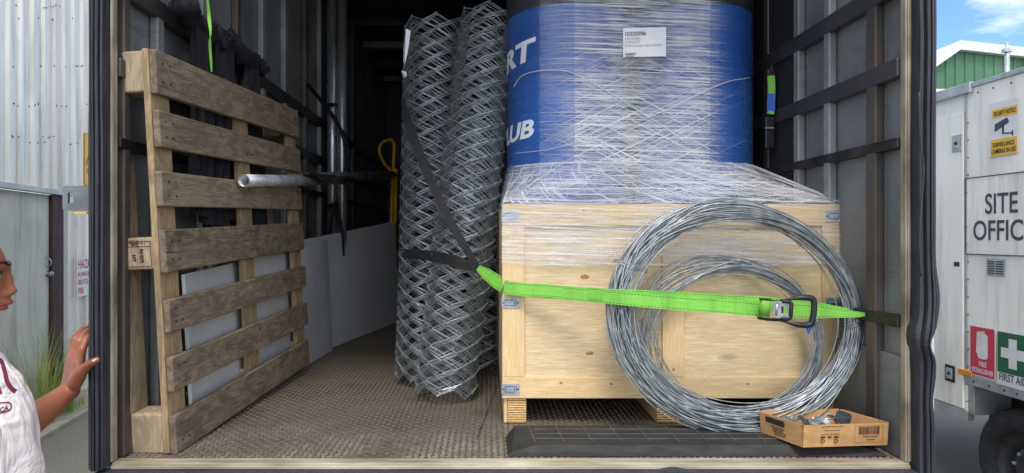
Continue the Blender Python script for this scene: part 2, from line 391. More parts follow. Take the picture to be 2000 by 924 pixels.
def grime(m_, col, amt):
    t = m_.node_tree; b = t.nodes['Principled BSDF']; src = b.inputs['Base Color'].links[0].from_socket
    tcn = t.nodes.new('ShaderNodeTexCoord'); mpn = t.nodes.new('ShaderNodeMapping'); mpn.inputs['Scale'].default_value = (3.5, 3.5, .35); nn_ = t.nodes.new('ShaderNodeTexNoise'); nn_.inputs['Scale'].default_value = 2.4; nn_.inputs['Detail'].default_value = 10; nn_.inputs['Roughness'].default_value = .68
    rr_ = t.nodes.new('ShaderNodeValToRGB'); rr_.color_ramp.elements[0].position = .48; rr_.color_ramp.elements[1].position = .72; rr_.color_ramp.elements[1].color = (amt, amt, amt, 1); mm = t.nodes.new('ShaderNodeMixRGB'); mm.inputs[2].default_value = (*col, 1)
    t.links.new(tcn.outputs['Object'], mpn.inputs[0]); t.links.new(mpn.outputs[0], nn_.inputs['Vector']); t.links.new(nn_.outputs[0], rr_.inputs[0]); t.links.new(rr_.outputs[0], mm.inputs[0]); t.links.new(src, mm.inputs[1]); t.links.new(mm.outputs[0], b.inputs['Base Color'])
grime(CLAD, srgb(140, 138, 132), .55); grime(GREEN, srgb(60, 84, 44), .5); grime(CARD, srgb(140, 104, 66), .4); grime(BLUE, srgb(20, 50, 104), .5)
FLASH = simple('grey_flashing', srgb(196, 198, 196), srgb(176, 178, 176), .5, .2, 5)
DOORM = simple('pale_green_grey_door', srgb(214, 212, 198), srgb(194, 192, 180), .6, 0, 2, bump=.1, bs=8)
BROWN = simple('dark_brown_frame', srgb(74, 48, 46), srgb(48, 32, 32), .7, 0, 8, (3, 3, .4), .3, 30)
shed = empty('metal_shed', A, 'pale corrugated metal shed with grey door behind the grass tufts', 'shed')
def corr(mb, s0, s1, z0, z1, pitch=.20, dep=.028, base=0.0):
    s = s0; prof = []
    while s < s1:
        for a, b in ((0, 0), (.36, 0), (.44, 1), (.60, 1), (.68, 0), (.84, 0), (.85, .16), (.89, .16), (.90, 0)): prof.append((s + a * pitch, b * dep))
        s += pitch
    vs = []
    for z in (z0, z1):
        for a, b in prof: vs.append(A + sd * a + sn * (b + base) + UP * z)
    n = len(prof); mb.add(vs, [(i, i + 1, n + i + 1, n + i) for i in range(n - 1)])
zf = wz(60, 364)
mb = MB(); corr(mb, -6, 14, zf, 7.5); mb.build('wall', CLAD, shed)
s_r = onwall(119); mb = MB(); corr(mb, s_r, 14, 0.05, zf - .004); mb.build('lower_wall', CLAD, shed)
mb = MB()
for k in range(46):
    u_, v_ = random.uniform(5, 165), random.choice([12, 38, 130, 205, 268, 280]) + random.uniform(-3, 3)
    q = A + sd * onwall(u_) + sn * .03; q.z = wz(u_, v_); MB().lathe(q, sn, [(.001, .006), (.006, .005), (.008, 0)], 8).build('screw', STEELD, shed)
MB().obox(A - sd * 6 + sn * .0 + UP * (zf - .055), sd * (6 + s_r + .10), sn * .09, UP * .05).build('flashing', FLASH, shed, .004)
s0, s1 = onwall(91), onwall(114)
MB().obox(A + sd * s0 + sn * 0 + UP * .05, sd * (s1 - s0), sn * .05, UP * (zf - .11)).build('door_frame', BROWN, shed, .004)
MB().obox(A + sd * s1 - sn * .02 + UP * .05, sd * (s_r - s1), sn * .05, UP * (zf - .11)).build('jamb_flashing', FLASH, shed, .003)
grime(DOORM, srgb(120, 122, 112), .6)
dr = MB().obox(A - sd * 1.6 - sn * .02 + UP * .07, sd * (s0 + 1.6), sn * .04, UP * (zf - .13)).build('door', DOORM, shed, .003)
q = A + sd * onwall(87) + sn * .02; q.z = wz(87, 535)
MB().lathe(q, sn, [(.001, .055), (.02, .052), (.026, .04), (.02, .022), (.011, .018), (.011, .006), (.03, .005), (.03, 0)], 20).build('door_knob', GALV, dr, smooth=True)
q = A + sd * onwall(86) + sn * .02; q.z = wz(86, 511)
MB().tube(smoothpath([q - UP * .05, q + sn * .035 - UP * .035, q + sn * .04 + UP * .01, q + UP * .045], 6), .006, 8).build('door_handle', GALV, dr, smooth=True)

# signs on the shed
REDINK = flat('red_sign_paint', srgb(188, 48, 44), .6); SIGNW = flat('white_sign_face', srgb(226, 226, 226), .5)
SIGNY = flat('yellow_sign_face', srgb(238, 186, 52), .5); SIGNK = flat('black_sign_paint', srgb(40, 40, 42), .6)
def rrect(w, h, r, n=5):
    out = []
    for cx, cy, a0 in ((w - r, h - r, 0), (r, h - r, 90), (r, r, 180), (w - r, r, 270)):
        for k in range(n + 1): a = R(a0 + 90 * k / n); out.append((cx + r * math.cos(a), cy + r * math.sin(a)))
    return out
def plate(name, face, o, x, y, w, h, th=.004, r=.02, label=None, cat='sign', edge=None, group=None):
    o = V(o); x = V(x).normalized(); y = V(y).normalized(); e = empty(name, o, label, cat, group)
    MB().poly(rrect(w, h, r), o, x, y, th).build('panel', face, e); return e
# wall seen from outside: reading direction runs along +sd
sa = onwall(149, .03); so_ = A + sd * sa + sn * .034; so_.z = wz(149, 581, .03); hh = wz(149, 503, .03) - so_.z
hz = plate('hazard_sign', SIGNW, so_, sd, UP, .40, hh, label='white sign with red hazard lettering on the shed wall, cut off by the truck', r=.015)
nn = sd.cross(UP).normalized()
mb = MB(); T = so_ + nn * .0045
for txt, v, sz, sx in (('HAZARD', 525, .132, .80), ('IN EMERGENCY', 540.5, .062, .86), ('000 POLICE', 557, .080, .85), ('FIRE', 574.5, .086, .85)):
    mb.text(txt, T + sd * .02 + UP * (wz(149, v, .03) - wz(149, 581, .03)), sd, UP, sz, sx=sx, bold=.01)
mb.build('lettering', REDINK, hz)
sa = onwall(163, .03); so_ = A + sd * sa + sn * .034; so_.z = wz(163, 361, .03); hh = wz(163, 258, .03) - so_.z
fy = plate('flammable_sign', SIGNY, so_, sd, UP, .40, hh, label='yellow warning sign on the shed wall, mostly hidden by the truck corner', r=.02)
mb = MB(); T = so_ + nn * .0045
mb.tube([T + sd * .05 + UP * (hh * .40), T + sd * .20 + UP * (hh * .93), T + sd * .35 + UP * (hh * .40)], .006, 6, closed=True)
mb.tube([T + sd * .008 + UP * .012, T + sd * .392 + UP * .012, T + sd * .392 + UP * (hh - .012), T + sd * .008 + UP * (hh - .012)], .003, 4, closed=True)
mb.text('FLAMMABLE', T + sd * .05 + UP * (hh * .22), sd, UP, .085, sx=.72); mb.build('marking', SIGNK, fy)

# grass tufts at the wall
GRASS = simple('tall_grass', srgb(150, 172, 70), srgb(104, 132, 44), .6, 0, 3); GRASSY = simple('dry_grass', srgb(206, 196, 104), srgb(172, 158, 78), .7, 0, 3)
def tuft(u, v, d, n, h, lean, label, seed):
    rnd = random.Random(seed); b0 = A + sd * onwall(u, .2) + sn * .2; b0.z = .05
    e = empty('grass_tuft', b0, label, 'grass', 'grass tufts by the shed')
    for nm, mt, frac in (('green_blades', GRASS, .7), ('dry_blades', GRASSY, .3)):
        mb = MB()
        for k in range(int(n * frac)):
            a = rnd.uniform(0, 6.28); r0 = rnd.uniform(0, .13); o = b0 + V((r0 * math.cos(a), r0 * math.sin(a), 0))
            hgt = h * rnd.uniform(.35, 1.05); ld = V((math.cos(a), math.sin(a), 0)) * rnd.uniform(.05, .5) * hgt + RT * lean * hgt * rnd.uniform(.3, 1.2)
            pts = []; wv = []
            side = V((-math.sin(a + 1), math.cos(a + 1), 0))
            for i in range(7):
                t = i / 6; pts.append(o + UP * hgt * (t - .15 * t * t * (1 if ld.length > .3 * hgt else .3)) + ld * t ** 2); wv.append(side * .0045 * (1 - t * .93))
            mb.ribbon(pts, wv, .0006)
        mb.build(nm, mt, e, fix=False)
tuft(72, 790, 6.2, 110, .95, -.05, 'tall green grass tuft against the grey shed door', 1)
tuft(112, 776, 6.4, 120, .90, .35, 'yellowish leaning grass tuft beside the dark brown door frame', 2)
tuft(137, 800, 6.2, 40, .16, 0, 'small low grass tuft at the concrete edge', 3)

# ================================================================== box truck
Y0 = atZ(945, 905, F).y
XL = atY(233, 893, Y0 + .035).x; XR = atY(1756, 888, Y0 + .03).x
ZR = F + 2.36; YF = 7.4
truck = empty('box_truck', (0, Y0, 0), 'open-backed box truck body with steel tread floor and black rubber door seals', 'truck')
# floor plate with raised lugs
mb = MB(); mb.box((XL - .02, Y0, F - .05), (XR + .02, YF, F))
rnd = random.Random(4); px = .0195
ncol = int((XR - XL) / px); nrow = int(3.3 / px)
base8 = [(-1, 0), (-.5, -.8), (.5, -.8), (1, 0), (.5, .8), (-.5, .8)]
for j in range(nrow):
    for i in range(ncol):
        cx = XL + .015 + i * px; cy = Y0 + .045 + j * px
        if cy > Y0 + 3.8: continue
        a = R(24) if (i + j) % 2 else R(-66)
        a += R(rnd.uniform(-2, 2)); ca, sa2 = math.cos(a), math.sin(a)
        vs = []
        for sc_, z in ((1, F - .001), (.62, F + .0028)):
            for x, y in base8: x2, y2 = x * .0088 * sc_, y * .0031 * sc_; vs.append((cx + x2 * ca - y2 * sa2, cy + x2 * sa2 + y2 * ca, z))
        mb.add(vs, [(6, 7, 8, 9, 10, 11)] + [(k, (k + 1) % 6, 6 + (k + 1) % 6, 6 + k) for k in range(6)], 1)
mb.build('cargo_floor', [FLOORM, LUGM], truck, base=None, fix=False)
mb = MB(); a = atZ(975, 615 + 130, F + .0022); b = atZ(932, 858, F + .0022); mb.obox(a - V((.003, 0, 0)), b - a, V((.003, 0, 0)), UP * .0005); mb.build('floor_seam', STEELD, truck)
# side walls, roof, front
MB().box((XR + .02, Y0 + .02, F - .04), (XR + .05, YF, ZR)).build('side_wall', INWALL, truck)
MB().box((min(XL - .028, atY(176, 0, Y0).x), Y0 + .02, F - .04), (XL - .02, YF, ZR)).build('side_wall', INWALL, truck)
MB().box((XR - .004, 2.60, F + .31), (XR + .019, 4.4, ZR - .004)).build('shade_panel', CLOTH, truck)  # dark panel standing in for the deep shade on the right wall
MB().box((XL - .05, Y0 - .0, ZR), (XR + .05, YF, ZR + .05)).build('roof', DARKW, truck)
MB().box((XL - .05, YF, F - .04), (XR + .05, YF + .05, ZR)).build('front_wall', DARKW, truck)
for k in range(9):
    y = Y0 + .8 + k * .62; MB().box((XL, y, ZR - .06), (XR, y + .05, ZR - .003)).build('roof_beam', POSTM if k % 2 else RAILM, truck, .004)
# posts right
def post(X, side, u, wpx, mt, dep=.010, z0=F + .003, z1=ZR - .003):
    y = atX(u, 462, X).y; wd = wpx
    a, b = (X - dep, X + .018) if side > 0 else (X - .018, X + dep)
    MB().box((a, y - wd / 2, z0), (b, y + wd / 2, z1)).build('wall_post', mt, truck, .004)
for u, wd, mt in ((1706, .050, RUSTP), (1619, .038, POSTM), (1559, .04, POSTM), (1500, .04, RUSTP), (1440, .04, RUSTP), (1395, .05, RUSTP)): post(XR, 1, u, wd, mt)
for u, wd, mt in ((243, .035, RUSTP), (309, .045, POSTM), (396, .045, POSTM), (463, .045, RUSTP), (513, .05, POSTM), (557, .06, POSTM), (597, .06, RUSTP), (626, .07, POSTM), (690, .08, RUSTP)): post(XL, -1, u, wd, mt)
# rails
def rail(u, v, th, mt, dep=.0125, y1=YF):
    pr = atX(u, v, XR); z = pr.z
    MB().box((XR - dep, Y0 + .021, z - th / 2), (XR + .017, y1, z + th / 2)).build('tie_rail', mt, truck, .004)
    if v != 621: MB().box((XL - .017, Y0 + .021, z - th / 2), (XL + dep, y1, z + th / 2)).build('tie_rail', mt, truck, .004)
rail(1691, 6, .06, RAILM); rail(1700, 155, .055, RAILM); rail(1700, 292, .032, STEELD); rail(1725, 621, .035, STEELD)
# lower kick panel on the right
MB().box((XR + .006, Y0 + .0215, F + .003), (XR + .018, YF - 2, F + .30)).build('kick_panel', INWALL, truck, .003)
# rear corner posts
def cpost(u0, u1, side):
    x0 = atY(u0, 462, Y0).x; x1 = atY(u1, 462, Y0).x
    mb = MB(); mb.box((x0, Y0 - .006, F + .006), (x1, Y0 + .018, ZR))
    xa, xb = sorted((x0, x1)); k = .006
    for t in (.2, .55, .85): xm = xa + (xb - xa) * t; mb.box((xm - .0025, Y0 - .011, F + .006), (xm + .0025, Y0 - .0055, ZR))
    mb.build('corner_post', ALU, truck, .0015)
cpost(207, 223, -1); cpost(1766, 1790, 1)
# sill and bumper
xs0 = atY(190, 462, Y0 - .03).x; xs1 = atY(1806, 462, Y0 - .03).x
mb = MB(); mb.box((xs0 + .03, Y0 - .010, F - .012), (xs1 - .03, Y0 + .032, F + .0045)); mb.box((xs0 + .03, Y0 - .016, F - .012), (xs1 - .03, Y0 - .0105, F - .002)); mb.build('sill_trim', ALUH, truck, .0015)
mb = MB()
prof = [(-.004, -.0125), (-.036, -.0130), (-.040, -.015), (-.040, -.028), (-.034, -.032), (-.042, -.036), (-.042, -.075), (-.036, -.079), (-.044, -.083), (-.044, -.15), (-.02, -.16)]
xs = [xs0 + (xs1 - xs0) * k / 120 for k in range(121)]; vs = []
xd = atY(1310, 462, Y0).x
for x in xs:
    bmp = .007 * math.exp(-((x - xd) / .035) ** 2); wob = .0015 * noise.noise(V((x * 3, 0, 0)))
    for i, (y, z) in enumerate(prof): vs.append((x, Y0 + y - bmp, F + z + (bmp * 1.4 + wob if i < 7 else 0)))
n = len(prof); mb.add(vs, [(a * n + i, a * n + i + 1, (a + 1) * n + i + 1, (a + 1) * n + i) for a in range(120) for i in range(n - 1)])
mb.build('rubber_bumper', RUBBER, truck, smooth=False)
MB().box((xs0 + .03, Y0 + .0, F - .6), (xs1 - .03, YF, F - .051)).build('chassis', STEELD, truck)
# seals (ribbed rubber, the right one buckled)
def seal(u0, u1, wav, name='rubber_seal', zb=None):
    Ys = Y0 - .045; x0 = atY(u0, 462, Ys).x; x1 = atY(u1, 462, Ys).x; W_ = x1 - x0; zb = zb
    pr = [(0, .06), (0, .01), (.02, 0), (.20, -.002), (.22, .012), (.26, .012), (.28, -.012), (.40, -.016), (.42, -.004), (.46, -.004), (.48, -.018), (.58, -.018), (.60, -.004), (.64, -.004), (.66, -.014), (.78, -.010), (.80, .006), (.84, .006), (.86, -.002), (.98, 0), (1, .01), (1, .06)]
    n = len(pr); NZ = 160; vs = []
    for j in range(NZ + 1):
        z = zb + (ZR + .1 - zb) * j / NZ
        for t, y in pr:
            dx, dy = wav(z, t); vs.append((x0 + W_ * t + dx, Ys + y + dy, z))
    mb = MB().add(vs, [(j * n + i, j * n + i + 1, (j + 1) * n + i + 1, (j + 1) * n + i) for j in range(NZ) for i in range(n - 1)])
    mb.add([], []); o = mb.build(name, RUBBER, truck); return o
def wl(z, t): return .002 * noise.noise(V((z * 2, 3, t))), .002 * noise.noise(V((z * 3, 7, t)))
def wr(z, t):
    zz = z; v = 0
    zc = CAM.z - (668 - 462) / FPX * 1.9; zc2 = zc - .16; zc3 = zc + .13
    b = -.022 * math.exp(-((zz - zc) / .030) ** 2) + .012 * math.exp(-((zz - zc3) / .07) ** 2) - .008 * math.exp(-((zz - zc2) / .05) ** 2)
    e = -.016 * math.exp(-((zz - zc - .02) / .05) ** 2)
    lowshift = -.006 if zz < zc else 0
    return (b * t + e * (1 - t) * .8 + .003 * noise.noise(V((z * 2.4, 9, t * .5)))), -.014 * math.exp(-((zz - zc) / .06) ** 2) * math.sin(t * 3.1) + .003 * noise.noise(V((z * 4, 5, t)))
zsb = F - .002
seal(172, 201, wl, zb=zsb); seal(1796, 1829, wr, zb=F - .08)
# outer skins of the body beyond the seals
xo = atY(1822, 462, Y0).x; MB().box((XR + .051, Y0 - .005, F - .3), (xo, YF + .05, ZR + .06)).build('outer_skin', GREYSHEET2, truck)
# cable tucked in right seal
pts = smoothpath([atY(u, v, Y0 - .075) for u, v in ((1795, 180), (1797, 270), (1804, 330), (1799, 400), (1796, 470), (1799, 540))], 8)
MB().tube(pts, .0028, 6).build('seal_cord', RUBBER, truck, smooth=True)
# lashing bracket with oval hole
Yb = Y0 + .01; o = atY(122, 412, Yb); wB = atY(176, 412, Yb).x - o.x; hB = atY(122, 363, Yb).z - o.z
hc = atY(137, 387, Yb) - o; outer = rrect(wB, hB, .010, 3); inner = []
N = len(outer); 
for k in range(N):
    ax, az = outer[k][0] - hc.x, outer[k][1] - hc.z; a = math.atan2(az, ax); inner.append((hc.x + .0105 * math.cos(a), hc.z + .018 * math.sin(a)))
vs = []; 
for y in (0, .010):
    for P in (outer, inner): vs += [o + V((p[0], y, p[1])) for p in P]
fs = []
for k in range(N):
    k2 = (k + 1) % N; fs += [(k, k2, N + k2, N + k), (2 * N + k, 3 * N + k, 3 * N + k2, 2 * N + k2), (k, 2 * N + k, 2 * N + k2, k2), (N + k, N + k2, 3 * N + k2, 3 * N + k)]
MB().add(vs, fs).build('lashing_bracket', simple('grey_steel', srgb(128, 134, 140), srgb(100, 106, 112), .5, .4, 12), truck)
MB().box((o.x + .034, Yb - .004, o.z - .004 - .004), (o.x + wB - .008, Yb + .02, o.z - .004)).build('bracket_tab', SIGNY, truck)

# ================================================================== pallet
P0 = atZ(346, 889, F); sdir = ray(1028, 416).normalized()
d = ray(303, 94); k = (P0 - CAM).dot(sdir) / d.dot(sdir); P1 = CAM + d * k
hdir = (P1 - P0); PH = hdir.length; hdir.normalize(); wdir = hdir.cross(sdir).normalized()
if wdir.x < 0: wdir = -wdir          # outward, to the cargo side
PL = 1.22; TB = .021; TS = .020; TK = .102
pal = empty('wooden_pallet', P0, 'weathered brown wooden pallet standing on its side against the left wall', 'pallet')
def hfrac(v, u=None):                 # height on the near edge from photo row
    u = 303 + (v - 94) / (889 - 94) * 43
    d = ray(u, v); t = (P0 - CAM).dot(sdir) / d.dot(sdir); return ((CAM + d * t) - P0).dot(hdir)
rows = [(95, 182), (214, 287), (334, 403), (449, 533), (586, 651), (699, 767), (813, 889)]
for i, (a, b) in enumerate(rows):
    h1, h0 = hfrac(a), hfrac(b); h0 = max(0, h0)
    jit = random.uniform(-.004, .004)
    sk = (.006, .0, -.004, .004, .004, .0, 0)[i]
    o = MB().obox(P0 + hdir * h0 + sdir * jit - wdir * TB, sdir * (PL + jit) + hdir * sk, hdir * (h1 - h0), wdir * TB, 0, 0).build('deck_board', WEATH, pal, .004)
    for s_ in (.035, .075, PL * .5, PL * .5 + .04, PL - .06): 
        for hh in (.3, .72): MB().lathe(P0 + hdir * (h0 + (h1 - h0) * hh) + sdir * s_ + wdir * .0005, wdir, [(.0005, .001), (.0035, .001), (.004, -.002)], 8).build('nail', STEELD, o)
SW = .105
def sgap(k): return (0, (PL - SW) / 2 + .015, PL - SW)[k]
for k in range(3):
    MB().obox(P0 - wdir * (TB + .0005 + TS) + sdir * (sgap(k) + (.004 if k else -.002)) + hdir * .005, hdir * (PH - .004), sdir * SW, wdir * TS, 0, 0).build('stringer', WEATH3, pal, .003)
hb = [(0.0, .125), (hfrac(527), hfrac(461)), (PH - .125, PH)]
for k in range(3):
    for j, (a, b) in enumerate(hb):
        h0, h1 = a + .002, b - .002
        bl = MB().obox(P0 - wdir * (TB + TS + TK + .001) + sdir * (sgap(k) + .006) + hdir * h0, hdir * (h1 - h0) , sdir * (SW - .01), wdir * TK, 0, 0).build('block', WEATH2, pal, .006)
        if k == 0 and j == 1:
            # burnt heat-treatment stamp on the end that faces out
            so2 = P0 - wdir * (TB + TS + TK + .001) + sdir * (.006 - .0005) + hdir * h0; W2 = TK; H2 = h1 - h0
            o2 = so2; mb = MB(); fr = [(.016, .010), (W2 - .008, .010), (W2 - .008, H2 - .012), (.016, H2 - .012)]
            P3 = [o2 + wdir * a_ + hdir * b_ for a_, b_ in fr]; mb.tube(P3, .0011, 4, closed=True)
            mb.tube([o2 + wdir * .016 + hdir * (H2 * .72), o2 + wdir * (W2 - .008) + hdir * (H2 * .72)], .001, 4)
            xx, yy = -hdir, wdir
            mb.text('IN 019', o2 + hdir * (H2 * .66) + wdir * (W2 * .60) - sdir * .0006, xx, yy, .015, .0006, 1.0, bold=.02)
            mb.text('HT', o2 + hdir * (H2 * .48) + wdir * (W2 * .36) - sdir * .0006, xx, yy, .016, .0006, 1.0, bold=.02)
            mb.text('IPPC', o2 + hdir * (H2 * .745) + wdir * (W2 * .34) - sdir * .0006, wdir, hdir, .011, .0006, 1.0, bold=.01)
            for q in range(5): mb.obox(o2 + wdir * (W2 * .30 + q * .006) + hdir * (H2 * .83) - sdir * .0006, wdir * .002 + hdir * .008, wdir * .0022, sdir * .0006)
            mb.tube([o2 + wdir * (W2 * .26) + hdir * (H2 * .825), o2 + wdir * (W2 * .74) + hdir * (H2 * .825)], .0008, 4)
            mb.build('heat_stamp', STAMP, bl)
TB2 = .020
for k in range(3):
    MB().obox(P0 - wdir * (TB + TS + TK + .0015 + TB2) + sdir * (sgap(k) + .002) + hdir * .095, hdir * (PH - .095 - .085 if k == 0 else PH - .19), sdir * SW, wdir * TB2, 0, 0).build('bottom_board', WEATH2, pal, .003)
for h0 in (.0, PH - .083):
    MB().obox(P0 - wdir * (TB + TS + TK + .0015 + TB2) + sdir * .0 + hdir * h0, sdir * PL, hdir * .083 if h0 else hdir * .092, wdir * TB2, 0, 0).build('bottom_board', WEATH, pal, .004)

# ================================================================== grey sheets, pipes, yellow trolley
wl_x = XL + .05
def sheet(name, a, b, h0, h1, th, mt, label, xt):
    a, b = V(a), V(b); a.z = b.z = F + .003; lean = V((xt, 0, 0))
    top = UP
    mb = MB(); t = V((-th, 0, 0))
    ta = a + UP * h0 + lean; tb = b + UP * h1 + lean
    vs = [a, b, tb, ta, a + t, b + t, tb + t, ta + t]
    mb.add(vs, [(0, 1, 2, 3), (7, 6, 5, 4), (0, 4, 5, 1), (1, 5, 6, 2), (2, 6, 7, 3), (3, 7, 4, 0)])
    o = mb.build(name, mt, None, .002); tag(o, label, 'sheet', 'grey sheets leaning on the left wall'); return o
a = atZ(600, 716, F); b = atZ(650, 686, F); near = a + (a - b).normalized() * 1.15; near.x = max(near.x, XL + .06) if False else a.x - .12
near = V((XL + .085, 2.20, F)); 
sheet('wall_panel', near + V((.02, 0, 0)), b, .52, .63, .012, GREYSHEET2, 'shorter paler grey sheet standing nearest, behind the wooden pallet', -.03)
a2 = V((XL + .055, 2.6, F)); b2 = atZ(783, 627, F)
a2 = atZ(648, 681, F); dirn = (b2 - a2); a2 = a2 - dirn * .45
sheet('wall_panel', a2, b2, .60, .76, .014, GREYSHEET, 'long mid grey sheet running deeper along the left wall', -.05)
def pipe(name, pts, r, label, mt=PIPE, hollow=True):
    p0, p1 = V(pts[0]), V(pts[1]); ax = (p1 - p0); Ln = ax.length; mb = MB()
    mb.lathe(p0, ax, [(r, 0), (r, Ln), (r * .86, Ln), (r * .86, 0)], 24, closed_prof=True)
    o = mb.build(name, mt, None, smooth=False, base=p0)
    for pl in o.data.polygons: pl.use_smooth = len(pl.vertices) == 4 and abs(pl.normal.dot(ax.normalized())) < .5
    tag(o, label, 'pipe', 'galvanised steel pipes'); return o
pv1 = atD(649, 400, 4.22); pv1.z = F + .003; pv2 = atD(668, 400, 4.18); pv2.z = F + .003
pipe('steel_pipe', (pv1, pv1 + UP * 2.32), .031, 'left one of two upright galvanised pipes strapped together')
pipe('steel_pipe', (pv2, pv2 + UP * 2.32), .029, 'right one of two upright galvanised pipes strapped together')
q0 = atD(476, 353, 2.44); q1 = atD(650, 352, 3.50); q1 = q0 + (q1 - q0) * 1.0
pipe('steel_pipe', (q0, q0 + (q1 - q0) * 1.35), .0235, 'horizontal galvanised pipe whose open end juts out over the pallet')
r0 = atD(560, 350, 3.10); r1 = atD(768, 342, 5.2)
pipe('steel_pipe', (r0, r1), .030, 'dark horizontal pipe behind the upright pair, running to the back')
# black ties round pipes
tie = empty('tie_strap', (pv1.x, pv1.y, F + 1), 'black strap wound round the upright pipes where the horizontal pipe crosses', 'strap')
c = (pv1 + pv2) / 2
def loop(z, tilt, w_, rx=.062, ry=.040):
    pts = []; wv = []
    for k in range(33): a = 2 * math.pi * k / 32; pts.append(V((c.x + rx * math.cos(a), c.y + ry * math.sin(a), z + tilt * math.cos(a)))); wv.append(UP * w_ / 2)
    return MB().ribbon(pts, wv, .002)
loop(atD(658, 204, 4.15).z, -.004, .022).build('band', STRAPK, tie)
loop(atD(658, 345, 4.15).z, .02, .03, .068, .05).build('band', STRAPK, tie); loop(atD(658, 400, 4.15).z, .015, .03, .066).build('band', STRAPK, tie)
pts = smoothpath([atD(600, 165, 3.9), atD(630, 200, 4.05), atD(655, 235, 4.12), atD(672, 270, 4.12), atD(678, 310, 4.12), atD(674, 345, 4.12)], 6)
MB().ribbon(pts, [V((.012, 0, .005))] * len(pts), .002).build('strap_tail', STRAPK, tie)
for uu, dz in ((645, 0), (668, .02)):
    pts = smoothpath([atD(657, 395, 4.12), atD((657 + uu) / 2 - 2, 420, 4.11), atD(uu, 452, 4.11), atD(uu + 2, 500, 4.11)], 6)
    MB().ribbon(pts, [V((.012, 0, 0))] * len(pts), .002).build('strap_tail', STRAPK, tie)
for ua, va, ub, vb in ((592, 340, 640, 362), (600, 335, 650, 355), (585, 345, 655, 345)):
    pts = [atD(ua, va, 3.02), atD((ua + ub) / 2, (va + vb) / 2 - 2, 3.12), atD(ub, vb, 3.28)]
    MB().ribbon(smoothpath(pts, 5), [V((0, 0, .008))] * 11, .002).build('strap_tail', STRAPK, tie)
# yellow hand trolley at the back
Dh = 5.25; bse = atD(764, 430, Dh); bse.z = F
tr = empty('hand_trolley', bse, 'yellow tubular hand trolley handle showing in the dark beside the mesh rolls', 'trolley')
hp = [atD(764, 430, Dh), atD(768, 330, Dh), atD(769, 280, Dh), atD(756, 274, Dh - .05), atD(744, 282, Dh - .09), atD(741, 296, Dh - .1), atD(750, 318, Dh - .06), atD(764, 334, Dh)]
hp = [V((bse.x - .0, bse.y, F + .12))] + hp
MB().tube(smoothpath(hp, 8), .013, 12).build('handle', YEL, tr, smooth=True)
MB().tube([hp[0] + V((.02, 0, 0)), hp[2] + V((.02, 0, 0))], .015, 12).build('upright', YEL, tr, smooth=True)
MB().box(hp[0] + V((-.15, -.2, -.115)), hp[0] + V((.2, .05, -.10))).build('toe_plate', YEL, tr)
for s_ in (-.12, .17): MB().lathe(hp[0] + V((s_, .1, -.0)), (1, 0, 0), [(.01, 0), (.115, 0), (.118, .02), (.115, .04), (.01, .04)], 24).build('wheel', BLACKP, tr)

# things at the front of the load, deep in shade
def dk(name, u0, v0, u1, v1, D, mt, label, cat, dep=.3):
    a, b = atD(u0, v1, D), atD(u1, v0, D)
    o = MB().box((a.x, a.y, a.z), (b.x, a.y + dep, b.z)).build(name, mt, None, .01); return tag(o, label, cat)
sh = empty('storage_shelf', V((atD(700, 60, 6.6).x, 6.6, F)), 'dark steel shelf with rails across the front of the truck', 'shelf')
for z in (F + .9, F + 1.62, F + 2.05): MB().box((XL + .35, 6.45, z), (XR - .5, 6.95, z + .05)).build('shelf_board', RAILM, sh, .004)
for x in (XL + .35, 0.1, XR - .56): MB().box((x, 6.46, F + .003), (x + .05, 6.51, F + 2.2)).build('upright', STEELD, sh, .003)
e = empty('equipment_case', atD(700, 62, 6.4), 'dim grey case on the top shelf left of the mesh rolls', 'case')
a, b = atD(682, 61, 6.5), atD(728, 43, 6.5); e.location = (a.x, a.y, a.z)
MB().box((a.x, a.y, F + 2.105 - .05 + .0), (b.x, a.y + .3, F + 2.20)).build('body', DARKW, e, .02)
MB().tube(smoothpath([V((a.x + .05, a.y - .01, F + 2.13)), V(((a.x + b.x) / 2, a.y - .05, F + 2.15)), V((b.x - .05, a.y - .01, F + 2.13))], 6), .008, 8).build('handle', STEELD, e)

# ================================================================== black cloth bundles and lime strap on left rail
zr_ = atX(1691, 6, XR).z
def railpt(u, z=zr_, off=.06): 
    X = XL + off; y = atX(u, 462, X).y; return V((X, y, z))
cl = empty('cloth_bundle', railpt(420), 'black tie-down straps bunched and knotted over the upper left rail', 'strap')
ya, yb = railpt(335).y, railpt(500).y
mb = MB(); pts = []; rs = []
for k in range(70):
    t = k / 69; p = V((XL + .075, ya + (yb - ya) * t, zr_ + .005)); p += V((noise.noise(V((t * 9, 1, 0))) * .025, 0, noise.noise(V((t * 8, 5, 0))) * .04)); pts.append(p)
    rs.append(.030 + .028 * abs(noise.noise(V((t * 11, 2, 2)))) + .004 * math.sin(t * 90))
mb.tube(pts, rs, 14)
for i, p in enumerate(mb.v): mb.v[i] = p + V((noise.noise(p * 30), noise.noise(p * 30 + V((5, 5, 5))), noise.noise(p * 30 + V((9, 0, 3))))) * .026
mb.build('wrapped_roll', CLOTH, cl, smooth=True)
def drape(u0, u1, l0, l1, seed, taper=0):
    y0, y1 = railpt(u0).y, railpt(u1).y
    def fn(s, t):
        ln = l0 + (l1 - l0) * s; y = y0 + (y1 - y0) * (s if not taper else .5 + (s - .5) * (1 - taper * (1 - t)))
        fold = .022 * math.sin(s * 26 + seed + t * 1.5) * (.4 + .6 * t) + .02 * noise.noise(V((s * 5, t * 3, seed)))
        return V((XL + .085 + fold + .01 * t, y + .01 * noise.noise(V((t * 6, s * 3, seed))), zr_ - ln * t))
    return MB().grid(fn, 50, 30)
drape(352, 398, .62, .74, 1, .5).build('hanging_fold', CLOTH, cl, smooth=True, fix=False)
